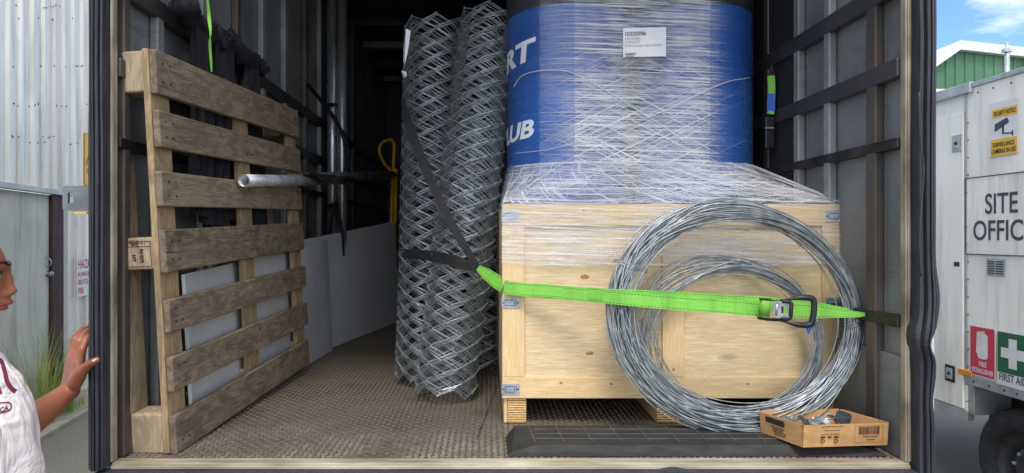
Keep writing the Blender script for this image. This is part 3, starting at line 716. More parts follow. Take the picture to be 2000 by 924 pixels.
drape(440, 512, .52, .95, 4, .75).build('hanging_fold', CLOTH, cl, smooth=True, fix=False)
drape(395, 450, .80, .60, 8, .3).build('hanging_fold', CLOTH, cl, smooth=True, fix=False)
pts = smoothpath([atD(404, -150, 2.2), atD(405, -20, 2.2), atD(408, 30, 2.22), atD(411, 62, 2.22), atD(410, 85, 2.22), atD(413, 134, 2.24), atD(413, 140, 2.24)], 6)
pts = [p for p in pts]
wv = [V((math.cos(i * .23), -.35, 0)).normalized() * (.0055 * (.55 + .45 * abs(math.cos(i * .25)))) for i in range(len(pts))]
g = MB().ribbon(pts, wv, .0015).build('webbing_strap', GREEN, None); tag(g, 'thin lime green strap hanging from above over the black strap bundle', 'strap')

# ================================================================== crate
YC = atZ(990, 830, F).y + .012
cx0 = atY(981, 600, YC).x; cx1 = atY(1643, 600, YC).x; cz0 = atY(1000, 777, YC).z; cz1 = atY(1000, 399, YC).z; CDp = 1.16
crate = empty('wooden_crate', ((cx0 + cx1) / 2, YC, F), 'large pale plywood crate with steel corner clips under the shrink wrapped blue rolls', 'crate')
def cb(u0, v0, u1, v1, proud, th, mt, nm, grain):
    a = atY(u0, v1, YC - proud); b = atY(u1, v0, YC - proud)
    return MB().box((a.x, YC - proud, a.z), (b.x, YC - proud + th, b.z), 0, grain).build(nm, mt, crate, .0015)
MB().box((cx0 + .012, YC + .004, cz0 + .002), (cx1 - .012, YC + .016, cz1 - .004)).build('front_panel', PLY, crate)
zt, zb = cz1, cz0; sx = lambda u: atY(u, 600, YC).x; szv = lambda v: atY(1000, v, YC).z
def cbx(x0, z0, x1, z1, nm, mt, grain, pr=.0): return MB().box((x0, YC - .008 - pr, z0), (x1, YC + .0035, z1), 0, grain).build(nm, mt, crate, .0012)
cbx(cx0, szv(441), cx1, zt, 'top_cleat', PINE, 0); cbx(cx0, zb, cx1, szv(736), 'bottom_cleat', PINE, 0)
cbx(cx0, szv(735.4), sx(1024), szv(441.6), 'stile', PINE, 2); cbx(sx(1293), szv(735.4), sx(1335), szv(441.6), 'stile', PINE, 2); cbx(sx(1604), szv(735.4), cx1, szv(441.6), 'stile', PINE, 2)
MB().box((cx0 + .001, YC + .0045, cz0), (cx0 + .0115, YC + CDp, cz1 - .001), 0, 1).build('side_panel', PLY, crate)
MB().box((cx1 - .0115, YC + .0045, cz0), (cx1 - .001, YC + CDp, cz1 - .001), 0, 1).build('side_panel', PLY, crate)
MB().box((cx0 + .012, YC + CDp - .012, cz0), (cx1 - .012, YC + CDp, cz1 - .001)).build('back_panel', PLY, crate)
MB().box((cx0 + .012, YC + .0165, cz1 - .018), (cx1 - .012, YC + CDp - .0125, cz1 - .003)).build('lid', PLY, crate)
MB().box((cx0 + .012, YC + .0165, cz0), (cx1 - .012, YC + CDp - .0125, cz0 + .015)).build('base_panel', PLY, crate)
for u0, u1 in ((991, 1028), (1283, 1330), (1601, 1638)):
    o = MB().box((sx(u0), YC + .002, F + .0025), (sx(u1), YC + CDp - .03, cz0 - .0005), 0, 1).build('skid', LAM, crate, .002)
MB().box((sx(984), YC + .004, F + .004), (sx(990.5), YC + CDp - .02, cz0 - .0005), 0, 1).build('skid_skirt', PINE, crate)
mbk = []
for x, sgn in ((cx0, 1), (cx1, -1)):
    for v0, v1 in ((411, 434), (580, 602), (748, 770)):
        z1_, z0_ = szv(v0), szv(v1); wC = .060
        xa, xb = (x - .0025, x + wC) if sgn > 0 else (x - wC, x + .0025)
        mb = MB(); mb.box((xa, YC - .0105, z0_), (xb, YC - .0082, z1_))
        xs_ = x - .0025 if sgn > 0 else x; mb.box((xs_, YC - .0082, z0_), (xs_ + .0025, YC + .055, z1_))
        cp = mb.build('corner_clip', CLIP, crate, .0008)
        mb = MB(); m0 = min(xa, xb); zc = (z0_ + z1_) / 2
        for a_, b_ in (((.012, .010), (.045, .010)), ((.012, -.010), (.045, -.010)), ((.012, .010), (.012, -.010)), ((.050, .012), (.050, -.012)), ((.044, .006), (.044, -.006))):
            mb.tube([(m0 + a_[0], YC - .0108, zc + a_[1]), (m0 + b_[0], YC - .0108, zc + b_[1])], .0010, 5)
        for a_ in (.006, .056): mb.lathe((m0 + a_, YC - .0105, zc), (0, -1, 0), [(.0005, .0016), (.002, .0012), (.003, 0)], 8)
        mb.build('clip_latch', STEELD, cp)

KNOT = simple('knot_brown', srgb(182, 142, 98), srgb(130, 94, 62), .7, 0, 160); KNOTL = simple('knot_halo', srgb(222, 194, 148), srgb(212, 182, 134), .7, 0, 60)
rk = random.Random(5)
for u, v, a_, b_, pr_k in ((1142, 541, 13, 6, 0), (1152, 690, 11, 5, 0), (1459, 451, 5, 4, 0), (1563, 477, 9, 6, 0), (1007, 452, 4, 3, 1), (1096, 748, 4, 4, 1), (1194, 750, 4, 3, 1), (1316, 722, 4, 4, 1), (1140, 411, 4, 3, 1), (1460, 750, 5, 3, 1), (1210, 660, 4, 2, 0), (1625, 640, 3, 3, 1)):
    yk = YC + .004 if pr_k == 0 else YC - .008
    for sc_k, mt_k, off_k in ((1.7, KNOTL, .0003), (.75, KNOT, .0006)):
        c_ = atY(u, v, yk); n_ = 18; P = []
        for q in range(n_):
            an = 2 * math.pi * q / n_; r_ = (1 + .28 * noise.noise(V((math.cos(an) * 1.4, math.sin(an) * 1.4, u)))) * sc_k * yk / FPX
            P.append((c_.x + a_ * r_ * math.cos(an), yk - off_k, c_.z + b_ * r_ * math.sin(an)))
        MB().add(P, [tuple(range(n_))]).build('knot', mt_k, crate, fix=False)
for u in list(range(1060, 1600, 62)):
    for v in (407, 432, 743, 770):
        c_ = atY(u + rk.uniform(-9, 9), v, YC - .008); MB().lathe((c_.x, YC - .0078, c_.z), (0, -1, 0), [(.0004, .0004), (.0010, .0003), (.0011, 0)], 6).build('nail', STEELD, crate)

# ================================================================== blue rolls
YD = YC + .315; RD = .268
c1 = V((atD(1128, 0, 2.62).x, YD + RD, 0)); c2 = V((atD(1382, 0, 2.62).x, YD + RD + .004, 0)); ztop = F + 1.86
def blue_roll(c, label):
    z0 = cz1 + .001
    e = empty('blue_roll', (c.x, c.y, z0), label, 'roll', 'blue vinyl rolls')
    mb = MB(); prof = [(.001, 0), (RD - .012, 0), (RD - .003, .004), (RD, .014), (RD, ztop - z0 - .32)]
    prof += [(RD, ztop - z0 - .014), (RD - .01, ztop - z0), (.001, ztop - z0)]
    mb.lathe((c.x, c.y, z0), (0, 0, 1), prof, 72); mb.build('vinyl_cover', BLUE, e, smooth=True)
    zb1 = atD(1430, 26, 2.75).z
    MB().lathe((c.x, c.y, zb1), (0, 0, 1), [(RD + .0005, 0), (RD + .0025, .002), (RD + .0025, .085), (RD + .0005, .087)], 72).build('dark_band', NAVY, e, smooth=True)
    return e
b1 = blue_roll(c1, 'left blue vinyl roll with white lettering, standing on the crate under film')
b2 = blue_roll(c2, 'right blue vinyl roll without visible lettering, standing on the crate under film')
def phi_for(u, c):
    best = min(((abs(pix(V((c.x + RD * math.sin(a), c.y - RD * math.cos(a), 2)))[0] - u), a) for a in [R(k * .25) for k in range(-330, 200)])); return best[1]
def cyltext(mb, txt, c, uend, vbase, size, slope, sx=1.1, sk=.12):
    ph = phi_for(uend, c); s_end = ph * RD; z0 = atD(uend, vbase, 2.7).z
    tmp = MB(); tmp.text(txt, (0, 0, 0), (1, 0, 0), (0, 1, 0), size, .0008, sx, bold=.035)
    me_ = bpy.data.meshes.new('t'); me_.from_pydata(tmp.v, [], tmp.f); bm_ = bmesh.new(); bm_.from_mesh(me_); bmesh.ops.triangulate(bm_, faces=bm_.faces)
    for _ in range(4):
        es = [e_ for e_ in bm_.edges if e_.calc_length() > .012]
        if es: bmesh.ops.subdivide_edges(bm_, edges=es, cuts=1); bmesh.ops.triangulate(bm_, faces=bm_.faces)
    bm_.to_mesh(me_); tmp.v = [v_.co.copy() for v_ in me_.vertices]; tmp.f = [tuple(p_.vertices) for p_ in me_.polygons]; bm_.free(); bpy.data.meshes.remove(me_)
    xm = max(p.x for p in tmp.v)
    vs = []
    for p in tmp.v:
        s_ = s_end + (p.x - xm) + p.y * sk; a = s_ / RD; r = RD + .0012 + p.z
        vs.append(V((c.x + r * math.sin(a), c.y - r * math.cos(a), z0 + p.y + (p.x - xm) * slope)))
    mb.add(vs, tmp.f)
mb = MB(); cyltext(mb, 'HART', c1, 1043, 116, .118, .10, 1.55); mb.build('lettering', WHITEPAINT, b1)
mb = MB(); cyltext(mb, 'CLUB', c1, 1041, 267, .098, .06, 1.35, .25); mb.build('lettering', WHITEPAINT, b1)

# ================================================================== shrink wrap
film = empty('shrink_wrap', ((c1.x + c2.x) / 2, YD + RD, cz1), 'clear stretch film wound round the blue rolls and crate top, with shipping label', 'wrap')
RF = RD + .0035
half = math.pi * RF; gap = c2.x - c1.x; per = 2 * half + 2 * gap
def stad(s):                                     # s along the stadium, starting at the back of the left roll
    s = s % per
    if s < half: a = s / RF; return V((c1.x - RF * math.sin(a), c1.y + RF * math.cos(a), 0)), V((-math.sin(a), math.cos(a), 0))
    s -= half
    if s < gap: return V((c1.x + s, c1.y - RF, 0)), V((0, -1, 0))
    s -= gap
    if s < half: a = s / RF; return V((c2.x + RF * math.sin(a), c2.y - RF * math.cos(a), 0)), V((math.sin(a), -math.cos(a), 0))
    s -= half; return V((c2.x - s, c2.y + RF, 0)), V((0, 1, 0))
zrg = atD(1230, 318, 2.65).z                      # height where the skirt leaves the rolls
def dens(s):
    q = (s % per - half) / gap                    # 0..1 on the flat span between the rolls
    if -.02 < q < 1.02: return .84
    if q < 0: return .95 * math.exp(-((q + .02) / .12) ** 2) * .3 + .05 + (.20 if q > -.30 else 0)
    return .95 * math.exp(-((q - 1.02) / .10) ** 2) * .5 + .04
NS = 420
def f1(i, j):
    s = i * per; p, n_ = stad(s); z = zrg + (ztop - .02 - zrg) * j
    q = (s % per - half) / gap; ww = .0025 if 0 < q < 1 else .0006
    return V((p.x, p.y, z)) + n_ * (ww * noise.noise(V((s * 3, z * 60, 0))) + ww * .8 * noise.noise(V((s * 5, z * 22, 4))))
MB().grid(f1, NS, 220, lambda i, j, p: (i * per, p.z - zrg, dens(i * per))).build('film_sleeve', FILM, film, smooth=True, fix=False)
def rectpt(i):                                    # matching point on the crate's top rim
    s = i * per; p, n_ = stad(s)
    x0, x1, y0, y1 = cx0 - .003, cx1 + .003, YC - .0125, YC + CDp + .003
    d = V((p.x - (c1.x + c2.x) / 2, p.y - (YC + CDp / 2), 0)); d.y *= 1.0
    q = (s % per - half) / gap
    cx_, cy_ = (x0 + x1) / 2, (y0 + y1) / 2
    dd = V((d.x / ((x1 - x0) / 2), d.y / ((y1 - y0) / 2), 0)); k = 1 / max(abs(dd.x), abs(dd.y), 1e-6)
    return V((cx_ + d.x * k, cy_ + d.y * k, 0))
def f2(i, j):
    s = i * per; p, n_ = stad(s); r = rectpt(i); t = j
    sag = t
    q = V((p.x + (r.x - p.x) * sag, p.y + (r.y - p.y) * sag, zrg + (cz1 + .002 - zrg) * t))
    return q + V((0, 0, 1)) * .004 * noise.noise(V((i * 60, t * 4, 2)))
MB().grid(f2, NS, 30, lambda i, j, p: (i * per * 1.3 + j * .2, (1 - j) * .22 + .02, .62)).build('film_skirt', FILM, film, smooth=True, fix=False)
# band of film round the crate front
def f3(i, j):
    z = cz1 + .0025 - (cz1 - szv(520)) * j; x = cx0 - .002 + (cx1 - cx0 + .004) * i
    return V((x, YC - .0135 - .0015 * abs(noise.noise(V((x * 4, z * 50, 0)))), z))
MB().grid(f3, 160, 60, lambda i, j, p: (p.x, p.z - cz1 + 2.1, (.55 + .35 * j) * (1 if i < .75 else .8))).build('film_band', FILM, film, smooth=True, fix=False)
# pulled strands and rope-like film edges
def film_hit(u, v, off=.004):
    d = ray(u, v); best = None
    k = (YD - .0035 - off - CAM.y) / d.y; p = CAM + d * k
    if c1.x <= p.x <= c2.x: return p
    c = c1 if p.x < c1.x else c2; r = RF + off
    ox, oy = CAM.x - c.x, CAM.y - c.y; A_ = d.x ** 2 + d.y ** 2; B_ = 2 * (ox * d.x + oy * d.y); C_ = ox * ox + oy * oy - r * r; D_ = B_ * B_ - 4 * A_ * C_
    if D_ < 0: return None
    return CAM + d * ((-B_ - math.sqrt(D_)) / (2 * A_))
def edge(pts, r):
    P = smoothpath([V((a, b, 0)) for a, b in pts], 12); P = [film_hit(p.x, p.y) for p in P]; P = [p for p in P if p]
    return MB().tube(P, r, 6)
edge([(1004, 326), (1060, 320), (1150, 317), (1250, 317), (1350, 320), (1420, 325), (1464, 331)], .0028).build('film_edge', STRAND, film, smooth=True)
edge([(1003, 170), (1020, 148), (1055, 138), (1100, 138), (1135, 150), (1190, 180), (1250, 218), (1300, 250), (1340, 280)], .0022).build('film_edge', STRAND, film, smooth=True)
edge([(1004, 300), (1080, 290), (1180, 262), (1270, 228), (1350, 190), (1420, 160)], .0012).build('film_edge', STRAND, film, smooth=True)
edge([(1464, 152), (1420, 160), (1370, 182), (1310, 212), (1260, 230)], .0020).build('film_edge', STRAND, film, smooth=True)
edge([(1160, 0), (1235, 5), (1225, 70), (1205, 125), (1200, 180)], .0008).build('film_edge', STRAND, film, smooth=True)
rnd = random.Random(11); mb = MB()
s_front0, s_front1 = half * .62, half + gap + half * .38
def ringp(t): return f2((s_front0 + (s_front1 - s_front0) * t) / per, 0)
for k in range(330):
    t0 = rnd.uniform(0, 1); sg0 = -1 if rnd.random() < 1.15 - t0 * 1.3 else 1
    xr_ = cx0 + (cx1 - cx0) * min(1, max(0, t0 + sg0 * (rnd.uniform(.10, .42) if rnd.random() < .85 else rnd.uniform(0, .1))))
    a = ringp(t0) + V((0, -.003, 0)); b = V((xr_, YC - .0135, cz1 + .003)); c0 = rnd.uniform(0, .75) if rnd.random() < .6 else 0; c1_ = min(1, c0 + rnd.uniform(.3, 1))
    pts = [a.lerp(b, c0 + (c1_ - c0) * q / 4) + V((0, -.004 * math.sin(math.pi * q / 4), .002)) for q in range(5)]
    mb.tube(pts, rnd.choice((.0002, .0003, .0004, .0006)), 4, cap=False)
for k in range(22):                              # crossing pulls on the lower sleeve
    u0 = rnd.uniform(1130, 1400); v0 = rnd.uniform(200, 318); a = rnd.choice((-1, 1)) * rnd.gauss(.45, .06); ln = rnd.uniform(30, 190)
    pts = [film_hit(u0 + ln * w_ / 6, v0 + ln * a * w_ / 6, .003) for w_ in range(7) if v0 + ln * a * w_ / 6 < 320]
    pts = [p for p in pts if p]
    if len(pts) > 2: mb.tube(pts, rnd.choice((.0002, .0003, .0005)), 4, cap=False)
for k in range(10):                              # level pulls high on the flat span
    u0 = rnd.uniform(1125, 1330); v0 = rnd.uniform(5, 240); a = rnd.uniform(-.05, .05); ln = rnd.uniform(20, 120)
    pts = [film_hit(u0 + ln * w_ / 4, v0 + ln * a * w_ / 4, .003) for w_ in range(5)]; pts = [p for p in pts if p]
    if len(pts) > 2: mb.tube(pts, rnd.choice((.0002, .0003, .0005)), 4, cap=False)
for k in range(150):                              # pulls across the crate front
    u0 = rnd.uniform(985, 1560); v0 = rnd.uniform(400, 522); a = rnd.gauss(0, .05) if rnd.random() < .75 else rnd.choice((-.35, .35)); ln = rnd.uniform(40, 260)
    P = [(u0 + ln * w_, v0 + ln * a * w_) for w_ in (0, .5, 1)]
    if all(401 < q[1] < 523 and q[0] < 1638 for q in P): mb.tube([atY(q[0], q[1], YC - .0155) for q in P], rnd.choice((.00025, .0004, .0006)), 4, cap=False)
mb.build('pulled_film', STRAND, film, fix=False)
# shipping label
la = film_hit(1217, 112, .006); lb = film_hit(1301, 110, .006); lc = film_hit(1215, 55, .006)
x_, y_ = (lb - la), (lc - la); y_ = V((0, 0, y_.z)); xw = x_.length; yh = y_.length; x_ = x_.normalized(); x_.y = 0; x_.normalize(); y_ = UP
pl = MB().obox(la, x_ * xw, UP * yh, V((0, -.0005, 0))).build('shipping_label', WHITEP, film)
T = la + V((0, -.0008, 0)); mb = MB(); mb.text('10333596', T + x_ * .004 + UP * (yh * .73), x_, UP, .0225, .0003, .95, bold=.02); mb.text('HART', T + x_ * .008 + UP * .006, x_, UP, .015, .0003, 1.1, bold=.03)
mb.obox(T + x_ * .008 + UP * .002, x_ * .034, UP * .002, V((0, -.0003, 0))); mb.build('lettering', INK, pl)
mb = MB(); mb.text('10333596A', T + x_ * .006 + UP * (yh * .59), x_, UP, .0135, .0003, 1.0); mb.text('2 PALLETS', T + x_ * .006 + UP * (yh * .47), x_, UP, .0135, .0003, 1.0)
mb.text('OWN Courier- NO CNOTES', T + x_ * .006 + UP * (yh * .345), x_, UP, .0125, .0003, .95); mb.build('lettering', GREYTXT, pl)

# ================================================================== chain link rolls
def chain_roll(bot, top, r0, layers, label, seed, squash=1.0, mt=MESHW, pitch=.066, wr=.00145):
    rnd = random.Random(seed); bot, top = V(bot), V(top); ax = (top - bot); H_ = ax.length; ax.normalize()
    x = ax.cross(V((0, 1, 0))).normalized(); y = ax.cross(x); gapL = .0055; nper = max(8, int(round(2 * math.pi * r0 / pitch / 2)) * 2)
    mb = MB(); tot = 0; a = rnd.uniform(0, 6.28); i = 0; rr = r0; p_v = pitch
    n_half = int(H_ / (pitch / 2))
    while rr > r0 - layers * gapL:
        pitch = rr * 2 * math.pi / (nper + .10)
        pts = []; dh = .020 + .012 * math.sin(a * .16) + rnd.uniform(-.0012, .0012)
        for j in range(n_half + 1):
            h = j * p_v / 2 + dh
            side = 1 if (j + i) % 2 else -1
            bul = 1 + .03 * math.sin(h * 3 + a * 2 + seed) + .02 * noise.noise(V((h * 2, a, seed)))
            for f_, zz, do in ((-.86, -.07, -1), (.0, 0, 0), (.86, .07, 1)) if 0 < j < n_half else ((0, 0, 0),):
                pass
            def put(sideoff, hh, rad):
                ang = a + sideoff * pitch * .525 / rr
                q = (rr + rad) * bul
                pts.append(bot + ax * hh + x * (q * math.cos(ang)) + y * (q * squash * math.sin(ang)))
            put(side * .93, h - pitch * .035, .0016 * side); put(side * 1.0, h, 0); put(side * .93, h + pitch * .035, -.0016 * side)
        mb.tube(pts, wr, 4, cap=False)
        da = pitch / rr; a += da; rr -= gapL * da / (2 * math.pi); i += 1
    mb.build
    o = mb.build('chain_link_roll', mt, None, base=bot, fix=False); tag(o, label, 'mesh roll', 'chain link mesh rolls standing in the truck'); return o
def dfl(v): return .65 * FPX / (v - 462)
A0 = atD(832, 735, 2.95); A0.z = F + .004; A1 = atD(850, 60, 3.12)
chain_roll(A0, A1, .145, 7, 'left chain link mesh roll with a white paper tag in its top', 3)
B0 = atD(868, 757, 2.66); B0.z = F + .004; B1 = atD(957, 34, 3.0)
chain_roll(B0, B1, .134, 7, 'leaning chain link mesh roll in front, nearest the crate', 5)
C0 = atD(945, 730, 3.15); C0.z = F + .012; C1 = atD(968, 150, 3.2)
chain_roll(C0, C1, .11, 5, 'third chain link mesh roll, dark in the gap beside the crate', 9, mt=GALVD)
# paper tag
pg = empty('paper_tag', atD(797, 100, 2.86), 'white paper tag tucked into the top of the left mesh roll', 'tag')
def tg(pts, nm):
    P = [atD(u, v, 2.86 + .01 * k) for k, (u, v) in enumerate(pts)]; n = len(P)
    MB().add([p for p in P] + [p + V((0, .0006, 0)) for p in P], [tuple(range(n)), tuple(range(2 * n - 1, n - 1, -1))] + [(k, (k + 1) % n, n + (k + 1) % n, n + k) for k in range(n)]).build(nm, WHITEP, pg)
tg([(793, 56), (802, 60), (799, 84), (796, 104), (790, 128), (788, 118), (788, 96)], 'sheet'); tg([(784, 138), (794, 140), (794, 150), (788, 152)], 'corner_piece')

# ================================================================== rubber ramp
yR0 = atZ(1000, 893, F).y; yR1 = yR0 + .185; xr0 = atZ(990, 888, F).x; xr1 = atZ(1738, 894, F).x; yR2 = YC + .02
rp = empty('rubber_ramp', ((xr0 + xr1) / 2, yR0, F), 'black rubber wedge ramp lying on the floor in front of the crate', 'ramp')
hr0, hr1 = .027, .042
vs = []; zf0 = F + .0025
P = [(xr0, yR0, zf0), (xr1, yR0, zf0), (xr1 , yR1, zf0), (xr0, yR1, zf0),
     (xr0 + .012, yR0 + .012, F + .010), (xr1 - .012, yR0 + .012, F + .010),
     (xr0 + .085, yR0 + .03, F + hr0), (xr1 - .085, yR0 + .03, F + hr0), (xr1 - .03, yR1, F + hr1), (xr0 + .03, yR1, F + hr1)]
MB().add(P, [(0, 1, 5, 4), (4, 5, 7, 6), (6, 7, 8, 9), (0, 4, 6, 9, 3), (1, 2, 8, 7, 5), (3, 9, 8, 2), (0, 3, 2, 1)]).build('wedge', RAMPM, rp, .003)
def rz(y): return F + hr0 + (hr1 - hr0) * (y - yR0 - .03) / (yR1 - yR0 - .03)
RLINE = simple('ramp_moulded_line', srgb(92, 92, 92), srgb(64, 64, 64), .6, 0, 20)
mb = MB()
for fy in (.28, .52, .76): y = yR0 + .03 + (yR1 - yR0 - .03) * fy; mb.box((xr0 + .09, y, rz(y) + .0001), (xr1 - .1, y + .0022, rz(y) + .0022))
for k in range(12):
    xa_ = xr0 + .085 + k * .087; ya_ = yR0 + .045; yb_ = yR1 - .01; xb2 = xa_ - .012
    mb.add([(xa_, ya_, rz(ya_) + .0024), (xa_ + .003, ya_, rz(ya_) + .0024), (xb2 + .003, yb_, rz(yb_) + .0024), (xb2, yb_, rz(yb_) + .0024)], [(0, 1, 2, 3)])
mb.build('tread_lines', RLINE, rp)

# ================================================================== wire coils
def coil(cu, cv, D, rxp, ryp, n, spread, depthspread, lean, label, seed, wrr, mt, bind, stray=0):
    rnd = random.Random(seed); C = atD(cu, cv, D); ez = (UP * math.cos(lean) + V((0, 1, 0)) * math.sin(lean)).normalized(); ex = V((1, 0, 0)); en = ex.cross(ez)
    rx = rxp * D / FPX; ry = ryp * D / FPX; e = empty('wire_coil', C - UP * ry, label, 'wire coil', 'coils of galvanised fencing wire'); e.location = (C.x, C.y, C.z - ry)
    mb = MB()
    for k in range(n + stray):
        st = k >= n
        r_ = math.sqrt(rnd.random()); ph = rnd.uniform(0, 6.283); m_ = rnd.choice((-1, 1, 0, 0, 0, 1, -1, 2)); wob = rnd.uniform(0, 6.28); wa = rnd.gauss(0, .004); sh = (rnd.gauss(0, .003), rnd.gauss(0, .003))
        if st: sh = (-abs(rnd.gauss(0, .018)), rnd.gauss(0, .015)); wa = rnd.gauss(0, .006)
        pts = []; N = 110
        for q in range(N):
            t = 2 * math.pi * q / N; s_ = spread(t); a_ = r_ * math.cos(ph + m_ * t) * s_; b_ = r_ * math.sin(ph + m_ * t) * depthspread * (s_ / max(.001, spread(0)) ) ** .5
            jit = wa * math.sin(2 * t + wob) + .0016 * noise.noise(V((math.cos(t) * 2, math.sin(t) * 2, k * 3.1 + seed)))
            pts.append(C + ex * ((rx + a_ + jit) * math.cos(t) + sh[0]) + ez * ((ry + a_ + jit) * math.sin(t) + sh[1]) + en * (b_))
        mb.tube(pts, wrr * rnd.choice((.85, 1, 1.1)), 5, closed=True)
    mb.build('wire_loops', mt, e, smooth=True, fix=False)
    for t in bind:
        t = R(t); s_ = spread(t) * 1.12; cc = C + ex * rx * math.cos(t) + ez * ry * math.sin(t); ro = (ex * math.cos(t) + ez * math.sin(t)); b2_ = ez * math.cos(t) - ex * math.sin(t)
        for dk_ in (0, .008):
            pts = [cc + ro * (s_ * math.cos(a)) + en * ((depthspread * 1.2) * math.sin(a)) + b2_ * (dk_ * (1 if dk_ else 0) + .010 * math.sin(a + 1)) for a in [2 * math.pi * q / 24 for q in range(24)]]
            MB().tube(pts, .0018, 6, closed=True).build('binding_wire', GALVD, e, smooth=True)
    return e
def sp1(t):                     # right tight, left and bottom looser
    return .038 + .015 * math.cos(t - R(180)) + .010 * max(0, math.sin(-t))
coil(1438, 611, 2.17, 229, 202, 70, sp1, .022, R(9), 'large outer wire coil leaning on the crate behind the green strap', 21, .0018, GALV, (152, -8), 3)
def sp2(t): return .013 + .040 * (.5 - .5 * math.cos(t + R(8))) ** 1.1 + .008 * max(0, math.sin(-t))
coil(1427, 662, 2.23, 172, 148, 28, sp2, .010, R(8), 'smaller wire coil hanging inside the large one', 33, .0015, GALVD, (12,), 4)

# ================================================================== straps
KN = atD(934, 524, 2.54)
blk = empty('lashing_strap', KN, 'black webbing strap looped round the chain link rolls', 'strap')
def rib(uvd, hw, mt, nm, parent, th=.002, n=10):
    P = smoothpath([atD(u, v, d_) for u, v, d_ in uvd], n); W_ = []
    m = len(P)
    for i in range(m):
        t = (P[min(i + 1, m - 1)] - P[max(0, i - 1)]).normalized(); view = (P[i] - CAM).normalized(); wdd = t.cross(view).normalized()
        f_ = i / (m - 1) * (len(hw) - 1); a = int(min(f_, len(hw) - 2)); W_.append(wdd * (hw[a] + (hw[a + 1] - hw[a]) * (f_ - a)))
    return MB().ribbon(P, W_, th).build(nm, mt, parent)
rib([(786, 195, 2.92), (797, 238, 2.84), (815, 290, 2.78), (840, 350, 2.72), (872, 418, 2.62), (905, 478, 2.56), (934, 524, 2.54)], (.007, .018, .020, .019, .017, .016, .010), STRAPK, 'webbing', blk)
rib([(775, 493, 3.05), (800, 496, 2.88), (840, 500, 2.72), (880, 508, 2.58), (912, 518, 2.54), (936, 526, 2.53)], (.016, .020, .021, .022, .020, .010), STRAPK, 'webbing', blk)
rs = empty('ratchet_strap', atD(1480, 605, 2.1), 'lime green ratchet strap stretched across crate and wire coils', 'strap')
Yn = 2.085
rib([(934, 523, 2.53), (950, 535, 2.45), (968, 548, 2.36), (984, 559, 2.29)], (.011, .021, .024, .024), GREEN, 'webbing', rs)
rib([(984, 562, 2.285), (1060, 569, 2.255), (1150, 577, 2.18), (1215, 583, 2.115), (1290, 590, 2.10), (1370, 596, 2.10), (1440, 601, 2.10), (1490, 606, 2.10)], (.0225, .022, .0215, .0215, .0215, .0215, .022, .022), GREEN, 'webbing', rs)
rib([(1040, 566, 2.264), (1120, 572, 2.21), (1200, 577, 2.135), (1290, 580, 2.125), (1400, 587, 2.125), (1500, 592, 2.13), (1600, 600, 2.12), (1660, 607, 2.10)], (.022, .021, .020, .020, .020, .020, .014, .006), GREEN, 'rear_webbing', rs)
rib([(1530, 606, 2.108), (1580, 608, 2.105), (1630, 611, 2.10), (1670, 614, 2.09), (1696, 614, 2.085)], (.024, .022, .016, .010, .004), GREEN, 'webbing', rs)
rib([(1690, 615, 2.083), (1712, 612, 2.07), (1730, 610, 2.05), (1745, 617, 2.03)], (.006, .010, .008, .002), STRAPK, 'hook_loop', rs)
# ratchet buckle
X = (atD(1583, 609, 2.09) - atD(1480, 602, 2.09)).normalized(); Nn = -FW; Yv = Nn.cross(X).normalized(); 
if Yv.z < 0: Yv = -Yv
RO = atD(1515, 603, 2.075); S = lambda a, b, c=0: RO + X * a + Yv * b + Nn * c
CHROME = simple('bright_zinc', srgb(206, 210, 216), srgb(168, 172, 180), .25, .9, 20)
ratchet = MB().tube([S(.012, -.027, .016), S(.012, .027, .016)], .004, 10).build('ratchet', STEELD, rs)
for sg in (-1, 1):
    pr = [(-.052, -.013), (-.020, -.016), (.018, -.008), (.030, -.004), (.030, .006), (.010, .012), (-.020, .016), (-.050, .014), (-.060, .004)]
    MB().poly(pr, S(0, sg * .028 - .001, .012), X, Nn, .0025).build('side_plate', STEELD, ratchet, .0008)
MB().tube([S(-.040, -.025, .014), S(-.040, .025, .014)], .0155, 20).build('webbing_spool', GREEN, ratchet, smooth=True)
for sg in (-1, 1):
    g_ = MB(); n_t = 14; prof = []
    for k in range(n_t * 2): a = 2 * math.pi * k / (n_t * 2); r_ = .017 if k % 2 else .0135; prof.append((r_ * math.cos(a), r_ * math.sin(a)))
    g_.poly(prof, S(-.040, sg * .0315 - .0015, .014), X, Nn, .003); g_.build('ratchet_gear', STEELD, ratchet)
mb = MB()
# lever plate with a slot
for a0, a1, b0, b1 in ((-.020, .004, -.026, .026), (.004, .022, .010, .026), (.004, .022, -.026, -.010), (.022, .028, -.026, .026)): mb.obox(S(a0, b0, .030), X * (a1 - a0), Yv * (b1 - b0), Nn * .003)
mb.build('lever_plate', CHROME, ratchet, .001)
MB().tube([S(-.012, -.018, .0345), S(-.012, .018, .0345)], .003, 8).build('axle_pin', CHROME, ratchet, smooth=True)
mb = MB(); mb.tube(smoothpath([S(.004, -.026, .03), S(.030, -.024, .032), S(.032, 0, .034), S(.030, .024, .032), S(.004, .026, .03)], 5), .0062, 10); mb.build('release_pull', BLACKP, ratchet, smooth=True)
hnd = smoothpath([S(.000, -.029, .026), S(.020, -.036, .03), S(.050, -.041, .034), S(.083, -.041, .036), S(.096, -.032, .037), S(.100, 0, .038), S(.098, .034, .037), S(.086, .043, .036), S(.055, .041, .034), S(.022, .034, .03), S(.0, .029, .026)], 6)
rsz = [.0035 + .0055 * min(1, max(0, (min(i, len(hnd) - 1 - i) - 7) / 6)) for i in range(len(hnd))]
MB().tube(hnd, rsz, 12).build('handle_grip', BLACKP, ratchet, smooth=True)
